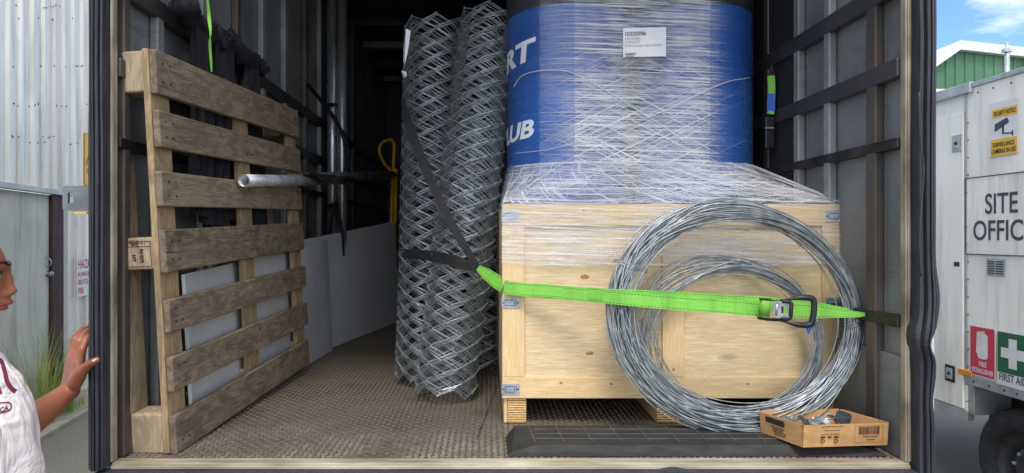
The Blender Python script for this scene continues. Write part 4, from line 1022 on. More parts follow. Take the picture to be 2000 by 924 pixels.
MB().tube([S(-.06, -.030, .012), S(-.03, -.035, .014), S(.01, -.034, .018), S(.04, -.040, .028)], .0035, 8).build('handle_arm', STEELD, ratchet, smooth=True)
q = [(1572, 628), (1584, 627), (1586, 642), (1579, 654), (1574, 641)]
P = [atD(u, v, 2.10) for u, v in q]; n = len(P)
MB().add(P + [p + V((0, .001, 0)) for p in P], [tuple(range(n)), tuple(range(2 * n - 1, n - 1, -1))] + [(k, (k + 1) % n, n + (k + 1) % n, n + k) for k in range(n)]).build('blue_tag', BLUEWEB, rs)

# ================================================================== cardboard tray with fittings
tz = F + hr1 + .003
zt0 = F + .036
f0 = atZ(1568, 874, zt0); fr = atZ(1733, 869, zt0); fl = atZ(1486, 844, zt0)
tz = zt0; fb = fr + (fl - f0)
for q in (f0, fr, fl, fb): q.z = tz
tray = empty('cardboard_tray', (f0 + fb) / 2, 'brown printed cardboard tray of fittings on the ramp beside the right wall', 'tray')
ctr = (f0 + fb) / 2; Ht = .066
def side(a, b, nm, flr=.006, dip=0):
    a, b = V(a), V(b); t = (b - a).normalized(); out = V((t.y, -t.x, 0)); 
    if out.dot((a + b) / 2 - ctr) < 0: out = -out
    def fn(i, j):
        p = a + (b - a) * i; h = Ht + .0012 * noise.noise(V((i * 30, 0, 1))) - dip * math.sin(i * 3.14) ** 2
        return p + UP * h * j + out * (flr * j + .0015 * noise.noise(V((i * 3, j * 2, 5))))
    mb = MB(); mb.grid(fn, 24, 4); n = len(mb.v); back = [p - out * .003 for p in mb.v]; F0 = list(mb.f)
    mb.add(back, [tuple(reversed(f)) for f in F0])
    W1 = 25
    for i in range(24): mb.f.append((4 * W1 + i, 4 * W1 + i + 1, n + 4 * W1 + i + 1, n + 4 * W1 + i)); mb.mi.append(0)
    mb.build(nm, CARD, tray); return a, t, out
MB().add([f0, fr, fb, fl] + [q + UP * .003 for q in (f0, fr, fb, fl)], [(0, 1, 2, 3), (4, 5, 6, 7), (0, 1, 5, 4), (1, 2, 6, 5), (2, 3, 7, 6), (3, 0, 4, 7)]).build('tray_base', CARD, tray)
fa, ft, fo = side(f0, fr, 'front_side'); ga, gt, go = side(fl, f0, 'left_side'); side(fr, fb, 'right_side'); side(fb, fl, 'back_side')
Lf = (fr - f0).length; Lg = (fl - f0).length
# print on the front side
mb = MB(); upf = (UP * Ht + fo * .006).normalized()
def FT(a, b): return f0 + ft * (a * Lf) + upf * (b * Ht) + fo * .0025
mb.text('FRESH PRODUCE TRAY', FT(.20, .88), ft, upf, .006, .0003, 1.1); mb.text('10 kg APPROX', FT(.24, .70), ft, upf, .0065, .0003, 1.1); mb.text('PLEASE RECYCLE', FT(.22, .53), ft, upf, .005, .0003, 1.1) if False else None
mb = MB()
for b_, a0, a1 in ((.90, .20, .46), (.73, .24, .42), (.56, .21, .41)):      # small print lines, too small to read
    a_ = a0
    while a_ < a1: w_ = random.uniform(.008, .022); mb.obox(FT(a_, b_), ft * (w_ * Lf), upf * .0022, fo * .0003); a_ += w_ + .006
for k in range(3):
    xo_ = .20 + .078 * k
    if k != 1:
        for z_ in ((0, 0, .050, .006), (0, .30, .050, .06)): pass
        mb.obox(FT(xo_, .40), ft * .013, upf * .0055, fo * .0003)
        for q in range(3):
            a = R(90 + 120 * q); a2 = R(90 + 120 * q + 85); cc = FT(xo_, .27) + ft * .0065
            mb.tube([cc + (ft * math.cos(a + (a2 - a) * s_ / 4) + upf * math.sin(a + (a2 - a) * s_ / 4)) * .0052 for s_ in range(5)], .0012, 4)
    else: mb.obox(FT(xo_ + .004, .40), ft * .011, upf * .0055, fo * .0003)
x_ = .645; 
while x_ < .89: w_ = random.choice((.0018, .003, .005)); mb.obox(FT(x_, .52), ft * (w_ * Lf), upf * (.36 * Ht), fo * .0003); x_ += w_ + random.choice((.003, .005))
P4 = [FT(.60, .16), FT(.93, .16), FT(.93, .93), FT(.60, .93)]; mb.tube(P4, .0004, 4, closed=True)
for b_, a0, a1 in ((.40, .70, .86), (.26, .74, .83)):
    a_ = a0
    while a_ < a1: w_ = random.uniform(.008, .018); mb.obox(FT(a_, b_), ft * (w_ * Lf), upf * .0028, fo * .0003); a_ += w_ + .006
mb.build('printing', BROWNINK, tray)
mb = MB(); upg = (UP * Ht + go * .006).normalized()
def GT(a, b): return fl + gt * (a * Lg) + upg * (b * Ht) + go * .0025
mb.poly([(x * 1, y) for x, y in rrect(.46 * Lg, .018, .005)], GT(.16, .62), gt, upg, .0004)
for b_, a0, a1 in ((.48, .30, .60), (.38, .33, .58), (.28, .33, .62), (.18, .38, .62)):
    a_ = a0
    while a_ < a1: w_ = random.uniform(.02, .05); mb.obox(GT(a_, b_), gt * (w_ * Lg), upg * .003, go * .0004); a_ += w_ + .012
mb.build('printing', INK, tray)
def intray(a, b, z=.004): p = f0 + (fr - f0) * a + (fl - f0) * b; return V((p.x, p.y, tz + z))
PVC = simple('grey_pvc_cap', srgb(86, 92, 100), srgb(66, 72, 80), .45, 0, 20)
def ring(p, r, h, mt, label, cat, axis=(0, 0, 1), wall=.003, group='metal fittings in the cardboard tray', name='round_fitting', closed=False):
    mb = MB(); mb.lathe(p, axis, [(r, 0), (r, h), (r - wall, h), (r - wall, .0 if not closed else .003)] + ([(.0005, .003)] if closed else []), 28, closed_prof=not closed)
    o = mb.build(name, mt, None, smooth=False, base=p); tag(o, label, cat, group); return o
pr_ = intray(.76, .50, .030)
ring(intray(.76, .52, .048) , .0215, .026, PVC, 'dark grey ring cap at the right end of the cardboard tray', 'cap', (.1, -.25, 1), .0025)
# heap of clamps and bolts
def bolt(a, b, z, ang, ln, label):
    p = intray(a, b, z); dr = V((math.cos(ang), math.sin(ang), .12)).normalized(); e = empty('coach_bolt', p, label, 'bolt', 'metal fittings in the cardboard tray')
    MB().tube([p, p + dr * ln], .0035, 8).build('shank', CHROME, e, smooth=True); MB().lathe(p, dr, [(.001, -.005), (.009, -.004), (.010, 0), (.001, .001)], 6).build('head', CHROME, e)
bolt(.36, .55, .050, .5, .06, 'bright bolt lying across the middle of the tray heap'); bolt(.46, .62, .052, -.2, .07, 'bright bolt right of the tray middle, pointing to the dark cap')
bolt(.20, .70, .045, 2.2, .05, 'short bolt at the left back of the tray')
for (a, b, z, r, lab) in ((.12, .62, .040, .018, 'round white-topped cap at the left end of the tray'), (.36, .40, .040, .016, 'white round cap just behind the front rim of the tray')):
    ring(intray(a, b, z), r, .018, CHROME, lab, 'cap', (-.2, -.35, 1), .003, closed=True)
def clamp(a, b, z, rot, label):
    p = intray(a, b, z); x = V((math.cos(rot), math.sin(rot), 0)); y = V((-math.sin(rot) * .5, math.cos(rot) * .5, .85)).normalized()
    pts = [p + x * (.022 * math.cos(t)) + y * (.022 * math.sin(t)) for t in [R(k * 15) for k in range(0, 19)]]; pts = [p - x * 0 + pts[0] - p + y * -.02] + pts
    mb = MB().ribbon(pts, [x.cross(y) * .009] * len(pts), .0025); o = mb.build('pipe_clamp', GALV, None); tag(o, label, 'clamp', 'metal fittings in the cardboard tray')
clamp(.28, .6, .045, .4, 'bent steel clamp left of the bolts in the tray'); clamp(.56, .55, .042, 1.2, 'bent steel clamp between the bolts and the dark cap'); clamp(.66, .62, .044, .1, 'bent steel clamp beside the dark cap')
clamp(.5, .45, .040, 2.2, 'bent steel clamp low behind the front rim of the tray')
mb = MB()
for k in range(70):
    p = intray(random.uniform(.06, .92), random.uniform(.15, .85), random.uniform(.01, .035)); dr = V((random.gauss(0, 1), random.gauss(0, 1), random.gauss(0, .3))).normalized(); mb.tube([p, p + dr * random.uniform(.01, .03)], random.uniform(.002, .006), 6)
o = mb.build('loose_hardware', GALVD, None); tag(o, 'loose nuts and small hardware filling the bottom of the cardboard tray', 'hardware', kind='stuff')

# ================================================================== things hanging on the right, deep in the truck
hs = empty('hanging_strap', atD(1506, 150, 2.72), 'short green and blue ratchet strap hanging in the dark beside the blue rolls', 'strap')
rib([(1506, 148, 2.72), (1507, 165, 2.72), (1507, 183, 2.72)], (.014, .014, .014), GREEN, 'webbing', hs); rib([(1507, 183, 2.72), (1506, 200, 2.72), (1506, 217, 2.72)], (.015, .015, .015), BLUEWEB, 'label_sleeve', hs)
rib([(1506, 217, 2.72), (1505, 223, 2.72)], (.013, .013), GREEN, 'webbing', hs); rib([(1507, 128, 2.72), (1507, 148, 2.72)], (.004, .012), STRAPK, 'loop', hs)
MB().box(atD(1495, 290, 2.72) , atD(1514, 228, 2.72) + V((0, .02, 0))).build('buckle', BLACKP, hs, .006)
MB().tube([atD(1494, 250, 2.71), atD(1512, 250, 2.71)], .004, 6).build('buckle_pin', GALV, hs)
# ================================================================== site office trailer on the right
OW = simple('white_office_paint', srgb(250, 247, 238), srgb(236, 234, 224), .38, 0, 1.2, bump=.05, bs=3); OTRIM = simple('office_aluminium_trim', srgb(192, 196, 198), srgb(166, 170, 172), .4, .5, 9)
grime(OW, srgb(160, 160, 150), .5)
TYRE = simple('tyre_rubber', srgb(48, 48, 50), srgb(32, 32, 34), .8, 0, 20, bump=.4, bs=40); RIM = simple('dark_rim', srgb(70, 72, 76), srgb(52, 54, 58), .5, .4, 10)
pA = atD(1880, 462, 4.30); pB = atD(2000, 462, 3.82); od = (pB - pA); od.z = 0; od.normalize(); on = V((od.y, -od.x, 0))
if on.x > 0: on = -on
def os_(u, off=0):
    d_ = ray(u, 462); o = pA + on * off; k = (o - CAM).dot(on) / d_.dot(on); return ((CAM + d_ * k) - o).dot(od)
def oz(u, v, off=0): d_ = ray(u, v); o = pA + on * off; k = (o - CAM).dot(on) / d_.dot(on); return (CAM + d_ * k).z
def OP(u, v, off=0): p = pA + on * off + od * os_(u, off); return V((p.x, p.y, oz(u, v, off)))
pA0 = V((pA.x, pA.y, 0))
so3 = empty('site_office', pA0, 'white site office trailer with locker door beyond the right side of the truck', 'trailer')
zt_ = oz(1950, 156); zc_ = oz(1940, 753)          # roof and chassis line
s_edge = os_(1888)
def obx(s0, s1, z0, z1, d0, d1, mt, nm, parent=None, bev=.003): return MB().obox(pA0 + od * s0 + on * d0 + UP * z0, od * (s1 - s0), on * (d1 - d0), UP * (z1 - z0)).build(nm, mt, parent or so3, bev)
obx(s_edge, 3.2, zc_, zt_, -1.9, 0, OW, 'body'); obx(-1.6, s_edge - .002, oz(1850, 797), zt_ + .01, -1.9, -.004, OW, 'locker_body')
obx(-1.6, os_(1902), zt_ - .03, zt_ + .035, -1.9, .03, OTRIM, 'roof_capping'); obx(os_(1902) + .002, 3.2, zt_ - .0, zt_ + .03, -1.9, .012, OTRIM, 'roof_capping')
obx(s_edge - .012, s_edge + .012, zc_, zt_ - .031, -.0, .006, OTRIM, 'corner_strip')
obx(s_edge, 3.2, zc_ - .035, zc_ + .02, -.05, .010, OTRIM, 'lower_trim'); obx(-1.6, s_edge, oz(1850, 808), oz(1850, 788), -.05, .006, OTRIM, 'tread_trim')
dr = obx(-1.2, os_(1884), oz(1850, 786), oz(1860, 226), -.002, .012, OW, 'locker_door')
for v in (280, 729):
    q = OP(1870 if v == 280 else 1856, v, .012)
    lt = MB().obox(q - od * .045 - UP * .055, od * .09, UP * .11, on * .006).build('latch', OTRIM if v == 280 else STEELD, dr, .008)
    MB().obox(q - od * .03 - UP * .035 + on * .0065, od * .06, UP * .07, on * .004).build('latch_paddle', OTRIM, lt, .008)
    MB().lathe(q + on * .0105, on, [(.001, .006), (.01, .005), (.012, 0)], 12).build('lock', STEELD, lt)
q = OP(1871, 516, .0); MB().obox(q - od * .02 - UP * .015, od * .05, UP * .03, on * .014).build('hinge', STEELD, dr, .002)
for v in [240 + 34 * k for k in range(17)]:
    for u in (1887, 1891): q = OP(u, v, .0065 if u == 1888 else .002); MB().lathe(q, on, [(.0005, .004), (.004, .003), (.005, 0)], 8).build('rivet', STEELD, so3)
for u in (1905, 1935, 1965, 1990): q = pA0 + od * os_(u) + on * .010 + UP * (zc_ - .008); MB().lathe(q, on, [(.0005, .004), (.006, .003), (.007, 0)], 8).build('rivet', STEELD, so3)
for u in (1910, 1940, 1975): q = pA0 + od * os_(u) + on * .0 + UP * (zt_ - .04); MB().lathe(q, on, [(.0005, .004), (.005, .003), (.006, 0)], 8).build('rivet', STEELD, so3)
# vent
q0, q1 = OP(1928, 538, .0), OP(1965, 506, .0); wv_ = (q1 - q0).dot(od); hv = q1.z - q0.z
vt = MB().obox(q0, od * wv_, UP * hv, on * .006).build('vent', OTRIM, so3, .003)
mb = MB()
for c_ in (0, 1):
    for k in range(6): mb.obox(q0 + od * (wv_ * (.1 + .44 * c_)) + UP * (hv * (.12 + .135 * k)) + on * .0062, od * (wv_ * .36), UP * (hv * .06), on * .003)
mb.build('louvre', STEELD, vt)
AMB = flat('amber_lens', srgb(230, 150, 40), .3); q0 = OP(1876, 729, .0); MB().obox(q0, od * .12, UP * .035, on * .02).build('marker_lamp', AMB, so3, .004)
# wheel arch, chassis
obx(-.1, 3.2, .45, zc_ - .036, -1.8, -.25, STEELD, 'chassis'); obx(-.02 + s_edge, s_edge + .05, oz(1885, 806), zc_, -.3, -.01, OTRIM, 'mudguard_stay')
wc = OP(1988, 462, -.06); wc.z = .335
whl = MB().lathe(wc - on * .20, on, [(.20, 0), (.30, .0), (.332, .03), (.336, .06), (.336, .15), (.330, .18), (.30, .205), (.215, .20), (.20, .17)], 64, closed_prof=False).build('wheel', TYRE, so3, smooth=True)
mb = MB(); mb.lathe(wc - on * .20, on, [(.215, .196), (.205, .16), (.19, .12), (.12, .11), (.09, .15), (.06, .155), (.05, .13), (.001, .13)], 48); mb.build('rim', RIM, whl, smooth=True)
for k in range(6): a = k * math.pi / 3; q = wc - on * .045 + (od * math.cos(a) + UP * math.sin(a)) * .075; MB().lathe(q, on, [(.001, .014), (.010, .012), (.011, 0)], 6).build('wheel_nut', OTRIM if k else SIGNY, whl)
mb = MB()
for k in range(72):
    a = 2 * math.pi * k / 72; rd = od * math.cos(a) + UP * math.sin(a); td = od * -math.sin(a) + UP * math.cos(a); mb.obox(wc - on * .17 + rd * .334 - td * .006, on * .13, td * .010, rd * .006)
mb.build('tread_blocks', TYRE, whl)
def osign(name, u0, v0, u1, v1, face, label, off=.002, r=.006, frame=None):
    q0 = OP(u0, v1, off); wS = os_(u1, off) - os_(u0, off); zt1 = oz(u0, v0, off); e = empty(name, q0, label, 'sign', 'signs on the site office')
    MB().poly(rrect(wS, zt1 - q0.z, r, 3), q0, od, UP, -.003 if od.cross(UP).dot(on) < 0 else .003).build('panel', face, e); return e, q0, wS, zt1 - q0.z
def sgl(e, q, items, mt, nm='lettering', off=.0035):
    mb = MB()
    for txt, a, b, size, sx in items: mb.text(txt, q + od * a + UP * b + on * off, od, UP, size, .0005 if od.cross(UP).dot(on) > 0 else -.0005, sx, bold=.015, align='LEFT')
    return mb.build(nm, mt, e)
# SITE OFFICE board: its frame line is part of the wall
e, q, wS, hS = osign('office_sign', 1887, 349, 2052, 496, OW, 'large white board reading SITE OFFICE in dark grey letters')
MB().tube([q + on * .004, q + od * wS + on * .004, q + od * wS + UP * hS + on * .004, q + UP * hS + on * .004], .004, 4, closed=True).build('border', SIGNK, e)
GRY = flat('charcoal_lettering', srgb(66, 74, 84), .6)
def fit(e, q, txt, u0, u1, vt0, vb0, mt, off, nm='lettering', bold=.012):
    tmp = MB().text(txt, (0, 0, 0), (1, 0, 0), (0, 1, 0), 1, .5, 1, bold=bold); X0, X1 = min(p.x for p in tmp.v), max(p.x for p in tmp.v); Ym0, Ym1 = min(p.y for p in tmp.v), max(p.y for p in tmp.v)
    s0_, s1_ = os_(u0, off), os_(u1, off); z0_, z1_ = oz((u0 + u1) / 2, vb0, off), oz((u0 + u1) / 2, vt0, off)
    vs = [pA0 + od * (s0_ + (p.x - X0) / (X1 - X0) * (s1_ - s0_)) + UP * (z0_ + (p.y - Ym0) / (Ym1 - Ym0) * (z1_ - z0_)) + on * (off + .0005 + .0008 * p.z) for p in tmp.v]
    return MB().add(vs, tmp.f).build(nm, mt, e)
fit(e, q, 'SITE', 1924, 1988, 376, 417, GRY, .006); fit(e, q, 'OFFICE', 1901, 2020, 429, 470, GRY, .006)
GRN = flat('green_sign_face', srgb(30, 98, 66), .5); REDF = flat('red_sign_face', srgb(206, 56, 78), .5)
# fire extinguisher sign
e, q, wS, hS = osign('extinguisher_sign', 1895, 634, 1945, 730, SIGNW, 'red fire extinguisher sign on the white trailer', .013)
MB().poly(rrect(wS - .012, hS - .012, .005, 3), q + od * .006 + UP * .006 + on * .0033, od, UP, .0006 * (1 if od.cross(UP).dot(on) > 0 else -1)).build('red_field', REDF, e)
mb = MB(); o = q + on * .0045 + od * (wS * .32) + UP * (hS * .36); sg_ = (1 if od.cross(UP).dot(on) > 0 else -1)
mb.poly(rrect(wS * .40, hS * .50, .02, 4), o, od, UP, .0005 * sg_); mb.poly(rrect(wS * .16, hS * .06, .004, 2), o + od * (wS * .12) + UP * (hS * .49), od, UP, .0005 * sg_)
mb.poly([(0, 0), (wS * .06, 0), (wS * .10, hS * .38), (wS * .34, hS * .43), (wS * .34, hS * .46), (wS * .04, hS * .42)], o - od * (wS * .06) + UP * (hS * .10), od, UP, .0005 * sg_)
mb.build('pictogram', SIGNW, e)
fit(e, q, 'FIRE', 1912, 1927, 707, 717, SIGNW, .0175); fit(e, q, 'EXTINGUISHER', 1899, 1940, 721, 731, SIGNW, .0175)
# first aid sign
e, q, wS, hS = osign('first_aid_sign', 1948, 645, 2010, 749, SIGNW, 'green first aid sign with white cross next to the red one', .013)
MB().poly(rrect(wS - .012, hS * .75, .005, 3), q + od * .006 + UP * (hS * .235) + on * .0033, od, UP, .0006 * sg_).build('green_field', GRN, e)
mb = MB(); cc = q + od * (wS * .52) + UP * (hS * .61) + on * .0042; aw, al = wS * .13, wS * .38
mb.poly([(-aw, -al), (aw, -al), (aw, -aw), (al, -aw), (al, aw), (aw, aw), (aw, al), (-aw, al), (-aw, aw), (-al, aw), (-al, -aw), (-aw, -aw)], cc, od, UP, .0005 * sg_).build('white_cross', SIGNW, e)
fit(e, q, 'FIRST AID', 1952, 2006, 734, 749, GRY, .0165)
# security sign
e, q, wS, hS = osign('security_sign', 1933, 204, 1990, 308, SIGNW, 'white and yellow surveillance camera notice near the top of the trailer', .004)
def fld(u0, v0, u1, v1, mt, nm, off=.0075):
    s0_, s1_ = os_(u0, off), os_(u1, off); z0_, z1_ = oz((u0 + u1) / 2, v1, off), oz((u0 + u1) / 2, v0, off)
    return MB().obox(pA0 + od * s0_ + on * off + UP * z0_, od * (s1_ - s0_), UP * (z1_ - z0_), on * .0005).build(nm, mt, e)
fld(1938, 210, 1987, 227, SIGNY, 'yellow_field'); fld(1935, 270, 1986, 303, SIGNY, 'yellow_field')
fit(e, q, 'SECURITY NOTICE', 1941, 1984, 214, 223, SIGNK, .009); fit(e, q, 'SURVEILLANCE', 1939, 1981, 276, 285, SIGNK, .009); fit(e, q, 'CAMERAS IN USE', 1937, 1984, 289, 298, SIGNK, .009)
def opoly(uv, mt, nm, off=.0075):
    mb = MB(); n = len(uv); P = [OP(u, v, off) for u, v in uv]; mb.add(P + [p + on * .0006 for p in P], [tuple(range(n)), tuple(range(2 * n - 1, n - 1, -1))] + [(k, (k + 1) % n, n + (k + 1) % n, n + k) for k in range(n)]); return mb.build(nm, mt, e)
opoly([(1943, 243), (1967, 229), (1971, 238), (1948, 255), (1942, 258)], GRY, 'pictogram'); opoly([(1957, 246), (1961, 246), (1961, 259), (1976, 258), (1976, 254), (1979, 254), (1979, 264), (1976, 264), (1976, 261), (1957, 262)], GRY, 'pictogram')

# ================================================================== green shed far behind, roof and mast
GSH = simple('green_cladding', srgb(74, 120, 90), srgb(60, 104, 78), .5, 0, .5); WROOF = simple('white_roof_trim', srgb(214, 220, 220), None, .5)
DG = 26; gs = empty('green_shed', V((atD(1870, 462, DG).x, atD(1870, 462, DG).y, 0)), 'green ribbed metal shed with pale gable trim behind the trailer', 'shed')
def GP(u, v, dd=0): return atD(u, v, DG + dd)
pk = GP(1868, 92); lft = GP(1700, 210); rgt = GP(2140, 122)
x0g, x1g = GP(1700, 0).x, GP(2140, 0).x; dirg = (GP(2140, 462) - GP(1700, 462)).normalized(); og = GP(1700, 462); og.z = 0; Lg_ = (GP(2140, 462) - GP(1700, 462)).length; ng = -FW
def roofz(s): 
    sp_ = (GP(1868, 462) - GP(1700, 462)).length
    return lft.z + (pk.z - lft.z) * s / sp_ if s < sp_ else pk.z + (rgt.z - pk.z) * (s - sp_) / (Lg_ - sp_)
mb = MB(); vs = []; s = 0; prof = []
while s < Lg_: 
    for a, b in ((0, 0), (.62, 0), (.7, 1), (.9, 1), (.98, 0)): prof.append((s + a * .38, b * .05))
    s += .38
for lv in (0, 1):
    for a, b in prof: vs.append(og + dirg * a + ng * b + UP * (roofz(min(a, Lg_)) - .12 if lv else 0))
n = len(prof); mb.add(vs, [(i, i + 1, n + i + 1, n + i) for i in range(n - 1)]); mb.build('wall', GSH, gs)
mb = MB()
sp_ = (GP(1868, 462) - GP(1700, 462)).length
for a, b in ((0, sp_), (sp_, Lg_)):
    p, q = og + dirg * a + UP * (roofz(a) - .16), og + dirg * b + UP * (roofz(b) - .16); mb.add([p + ng * .25, q + ng * .25, q + ng * .25 + UP * .36, p + ng * .25 + UP * .36, p - ng * 9, q - ng * 9, q - ng * 9 + UP * .36, p - ng * 9 + UP * .36], [(0, 1, 2, 3), (3, 2, 6, 7), (4, 7, 6, 5), (0, 4, 5, 1)])
mb.build('roof', WROOF, gs)
e = empty('antenna_mast', atD(1967, 462, 16), 'thin pale mast rising behind the trailer roof', 'mast'); e.location.z = 0
p = atD(1967, 462, 16); p.z = 0; zt2 = atD(1967, 82, 16).z
MB().tube([p, p + UP * (zt2 - .15)], .055, 10).build('pole', OTRIM, e, smooth=True); MB().tube([p + UP * (zt2 - .4), p + UP * zt2], .03, 8).build('tip', OTRIM, e, smooth=True)
MB().box(p + V((-.09, -.07, zt2 - .25)), p + V((.09, .07, zt2 - .16))).build('clamp', OTRIM, e, .01)
CREAM = simple('cream_awning', srgb(224, 218, 198), None, .7)
o = MB().obox(atD(1826, 190, 7.5) , RT * .55, FW * 1.5, UP * .10 + RT * .0).build('roof_awning', CREAM, None, .03); tag(o, 'cream rolled awning edge glimpsed above the trailer locker', 'awning')

# ================================================================== person
exec_person = True
DP = 1.52
def PP(u, v, d_): return atD(u, v, d_)
SKIN = Mat('brown_skin'); co = SKIN.coord(); nz = SKIN.noise(co, 16, 5)
SKIN.set(SKIN.ramp(nz, [(.35, srgb(150, 92, 66)), (.65, srgb(128, 76, 54))]), .45); SKIN.b.inputs['Subsurface Weight'].default_value = .08; SKIN.b.inputs['Subsurface Radius'].default_value = (.01, .004, .002)
SKIN.bump(SKIN.noise(co, 260, 4), .25, .001); SKIN = SKIN.m
LIP = simple('lips', srgb(160, 82, 78), srgb(138, 66, 64), .4, 0, 60); HAIR = simple('black_hair', srgb(34, 28, 26), srgb(20, 16, 15), .5, 0, 40, (1, 1, .2), .5, 120)
SHIRT = simple('worn_pinkish_white_shirt', srgb(232, 222, 224), srgb(214, 200, 202), .85, 0, 9, bump=.3, bs=220); MAROON = flat('maroon_print', srgb(120, 42, 66), .7)
_sm = Mat('shirt_cloth'); _co = _sm.coord(); _f = _sm.noise(_co, 7, 3, .5, 1.4); _w = _sm.noise(_sm.coord((1, 1, .45), None, (.3, .5, .2)), 11, 3, .5, 1.0)
_sm.set(_sm.mix(_sm.ramp(_sm.noise(_co, 5, 8, .7), [(.5, 0), (.7, .5)]), srgb(232, 224, 224), srgb(196, 184, 180)), .9); _sm.bump(_sm.mix(.5, _f, _w), .9, .05); SHIRT = _sm.m
SHORTS = simple('dark_shorts', srgb(50, 52, 60), None, .85); SHOE = simple('dark_shoe', srgb(40, 38, 38), None, .6); NAIL = flat('nail', srgb(226, 206, 186), .3); EYEW = flat('eye_white', srgb(226, 220, 214), .2)
nose = PP(31, 570, DP)
fdir = (RT * math.cos(R(28)) + FW * math.sin(R(28))).normalized(); fdir = V((fdir.x, fdir.y, -.03)).normalized(); fside = UP.cross(fdir).normalized(); fup = fdir.cross(fside)
HC = nose - fdir * .114 + fup * .036                # head centre
person = empty('person', V((HC.x - .02, HC.y, 0)), 'person in off-white shirt with maroon print holding the truck edge with one hand', 'person')
# --- head surface
def head_pt(a, e_):
    # a azimuth 0=front, e_ elevation
    x = math.cos(e_) * math.cos(a); y = math.cos(e_) * math.sin(a); z = math.sin(e_)
    px_, py_, pz_ = x * .098, y * .076, z * .118
    if pz_ < 0: k = 1 - .38 * (-pz_ / .118) ** 1.4; py_ *= k; px_ = px_ * (1 - .10 * (-pz_ / .118)) if px_ > 0 else px_ * (1 - .45 * (-pz_ / .118))
    if px_ > .0:
        G = lambda cy, cz, sy, sz: math.exp(-((py_ - cy) / sy) ** 2 - ((pz_ - cz) / sz) ** 2)
        fr_ = min(1, px_ / .05); dx = 0
        dx += .006 * G(0, .022, .045, .012)                                   # brow
        dx -= .010 * (G(.031, .004, .016, .012) + G(-.031, .004, .016, .012))  # sockets
        dx += .013 * G(0, -.010, .010, .020) + .019 * G(0, -.034, .014, .012) + .012 * (G(.014, -.040, .008, .008) + G(-.014, -.040, .008, .008))
        dx += .017 * G(0, -.059, .024, .008) + .017 * G(0, -.074, .022, .008) - .004 * G(0, -.0665, .024, .0025)
        dx += .012 * G(0, -.060, .032, .024) + .018 * G(0, -.100, .024, .015) - .003 * G(0, -.084, .02, .006)
        dx += .004 * (G(.04, -.03, .02, .02) + G(-.04, -.03, .02, .02))
        px_ += dx * fr_
    return HC + fdir * px_ + fside * py_ + fup * pz_
NA, NE = 160, 120
vs = [head_pt(2 * math.pi * i / NA, -math.pi / 2 * .999 + math.pi * .999 * j / NE) for j in range(NE + 1) for i in range(NA)]
fs = [(j * NA + i, j * NA + (i + 1) % NA, (j + 1) * NA + (i + 1) % NA, (j + 1) * NA + i) for j in range(NE) for i in range(NA)]
fs += [tuple(range(NA - 1, -1, -1)), tuple(NE * NA + i for i in range(NA))]
body = MB().add(vs, fs)
def cap(mb, p, q, r1, r2, n=20):                    # round-ended tapered limb piece, merged below by remeshing
    p, q = V(p), V(q); ax = (q - p); L_ = ax.length; ax.normalize(); prof = []
    for k in range(7): a = -math.pi / 2 + math.pi / 2 * k / 6; prof.append((max(.0003, r1 * math.cos(a)), r1 * math.sin(a)))
    for k in range(7): a = math.pi / 2 * k / 6; prof.append((max(.0003, r2 * math.cos(a)), L_ + r2 * math.sin(a)))
    o = len(mb.v); mb.lathe(p, ax, prof, n); N = len(prof); mb.f += [tuple(o + k for k in range(n - 1, -1, -1)), tuple(o + (N - 1) * n + k for k in range(n))]; mb.mi += [0, 0]
def chain(mb, pts): 
    for (p, r1), (q, r2) in zip(pts, pts[1:]): cap(mb, p, q, r1, r2)
# torso frame: chest turned a little to the camera
td = (RT * math.cos(R(12)) - FW * math.sin(R(12))).normalized(); ts = UP.cross(td).normalized()   # ts points to the person's left (away)
TCx = atD(85, 850, DP); TC = V((TCx.x - .150, TCx.y - .09, 0))
def T_(f_, s_, z): return TC + td * f_ + ts * s_ + UP * z
neck = HC - fup * .10 - fdir * .035
chain(body, [(HC - fup * .05 - fdir * .02, .055), (neck, .052), (T_(-.055, -.01, 1.44), .055)])
chain(body, [(T_(-.05, -.12, 1.39), .05), (T_(-.05, 0, 1.40), .06), (T_(-.05, .11, 1.38), .05)])
chain(body, [(T_(-.04, 0, 1.34), .075), (T_(-.01, 0, 1.15), .09), (T_(0, 0, 1.0), .10), (T_(0, 0, .90), .11)])
for s_ in (-1, 1):
    chain(body, [(T_(0, s_ * .09, .90), .095), (T_(.015, s_ * .10, .50), .058), (T_(-.02, s_ * .10, .36), .056), (T_(-.02, s_ * .10, .09), .036)])
    chain(body, [(T_(-.02, s_ * .10, .05), .035), (T_(.12, s_ * .11, .035), .026)])
# right arm hangs, left arm reaches for the truck
shR = T_(-.05, -.16, 1.40); chain(body, [(shR, .055), (T_(-.03, -.25, 1.10), .042), (T_(.06, -.25, .88), .030), (T_(.07, -.25, .85), .022), (T_(.09, -.25, .77), .032)])
for k in range(4): chain(body, [(T_(.07 + .016 * k, -.25, .77), .010), (T_(.07 + .018 * k, -.245, .70), .008), (T_(.07 + .018 * k, -.235, .67), .007)])
chain(body, [(T_(.12, -.245, .81), .012), (T_(.135, -.235, .77), .010), (T_(.135, -.23, .745), .009)])
shL = T_(-.06, .13, 1.385); elb = atD(22, 852, 1.70); wr_ = atD(137, 762, 1.865); mid = elb.lerp(wr_, .45)
chain(body, [(shL, .047), (shL.lerp(elb, .5), .045), (elb, .041)]); chain(body, [(elb, .041), (mid, .038), (elb.lerp(wr_, .8), .029), (wr_, .026)])
def H(u, v, d_): return atD(u, v, d_)
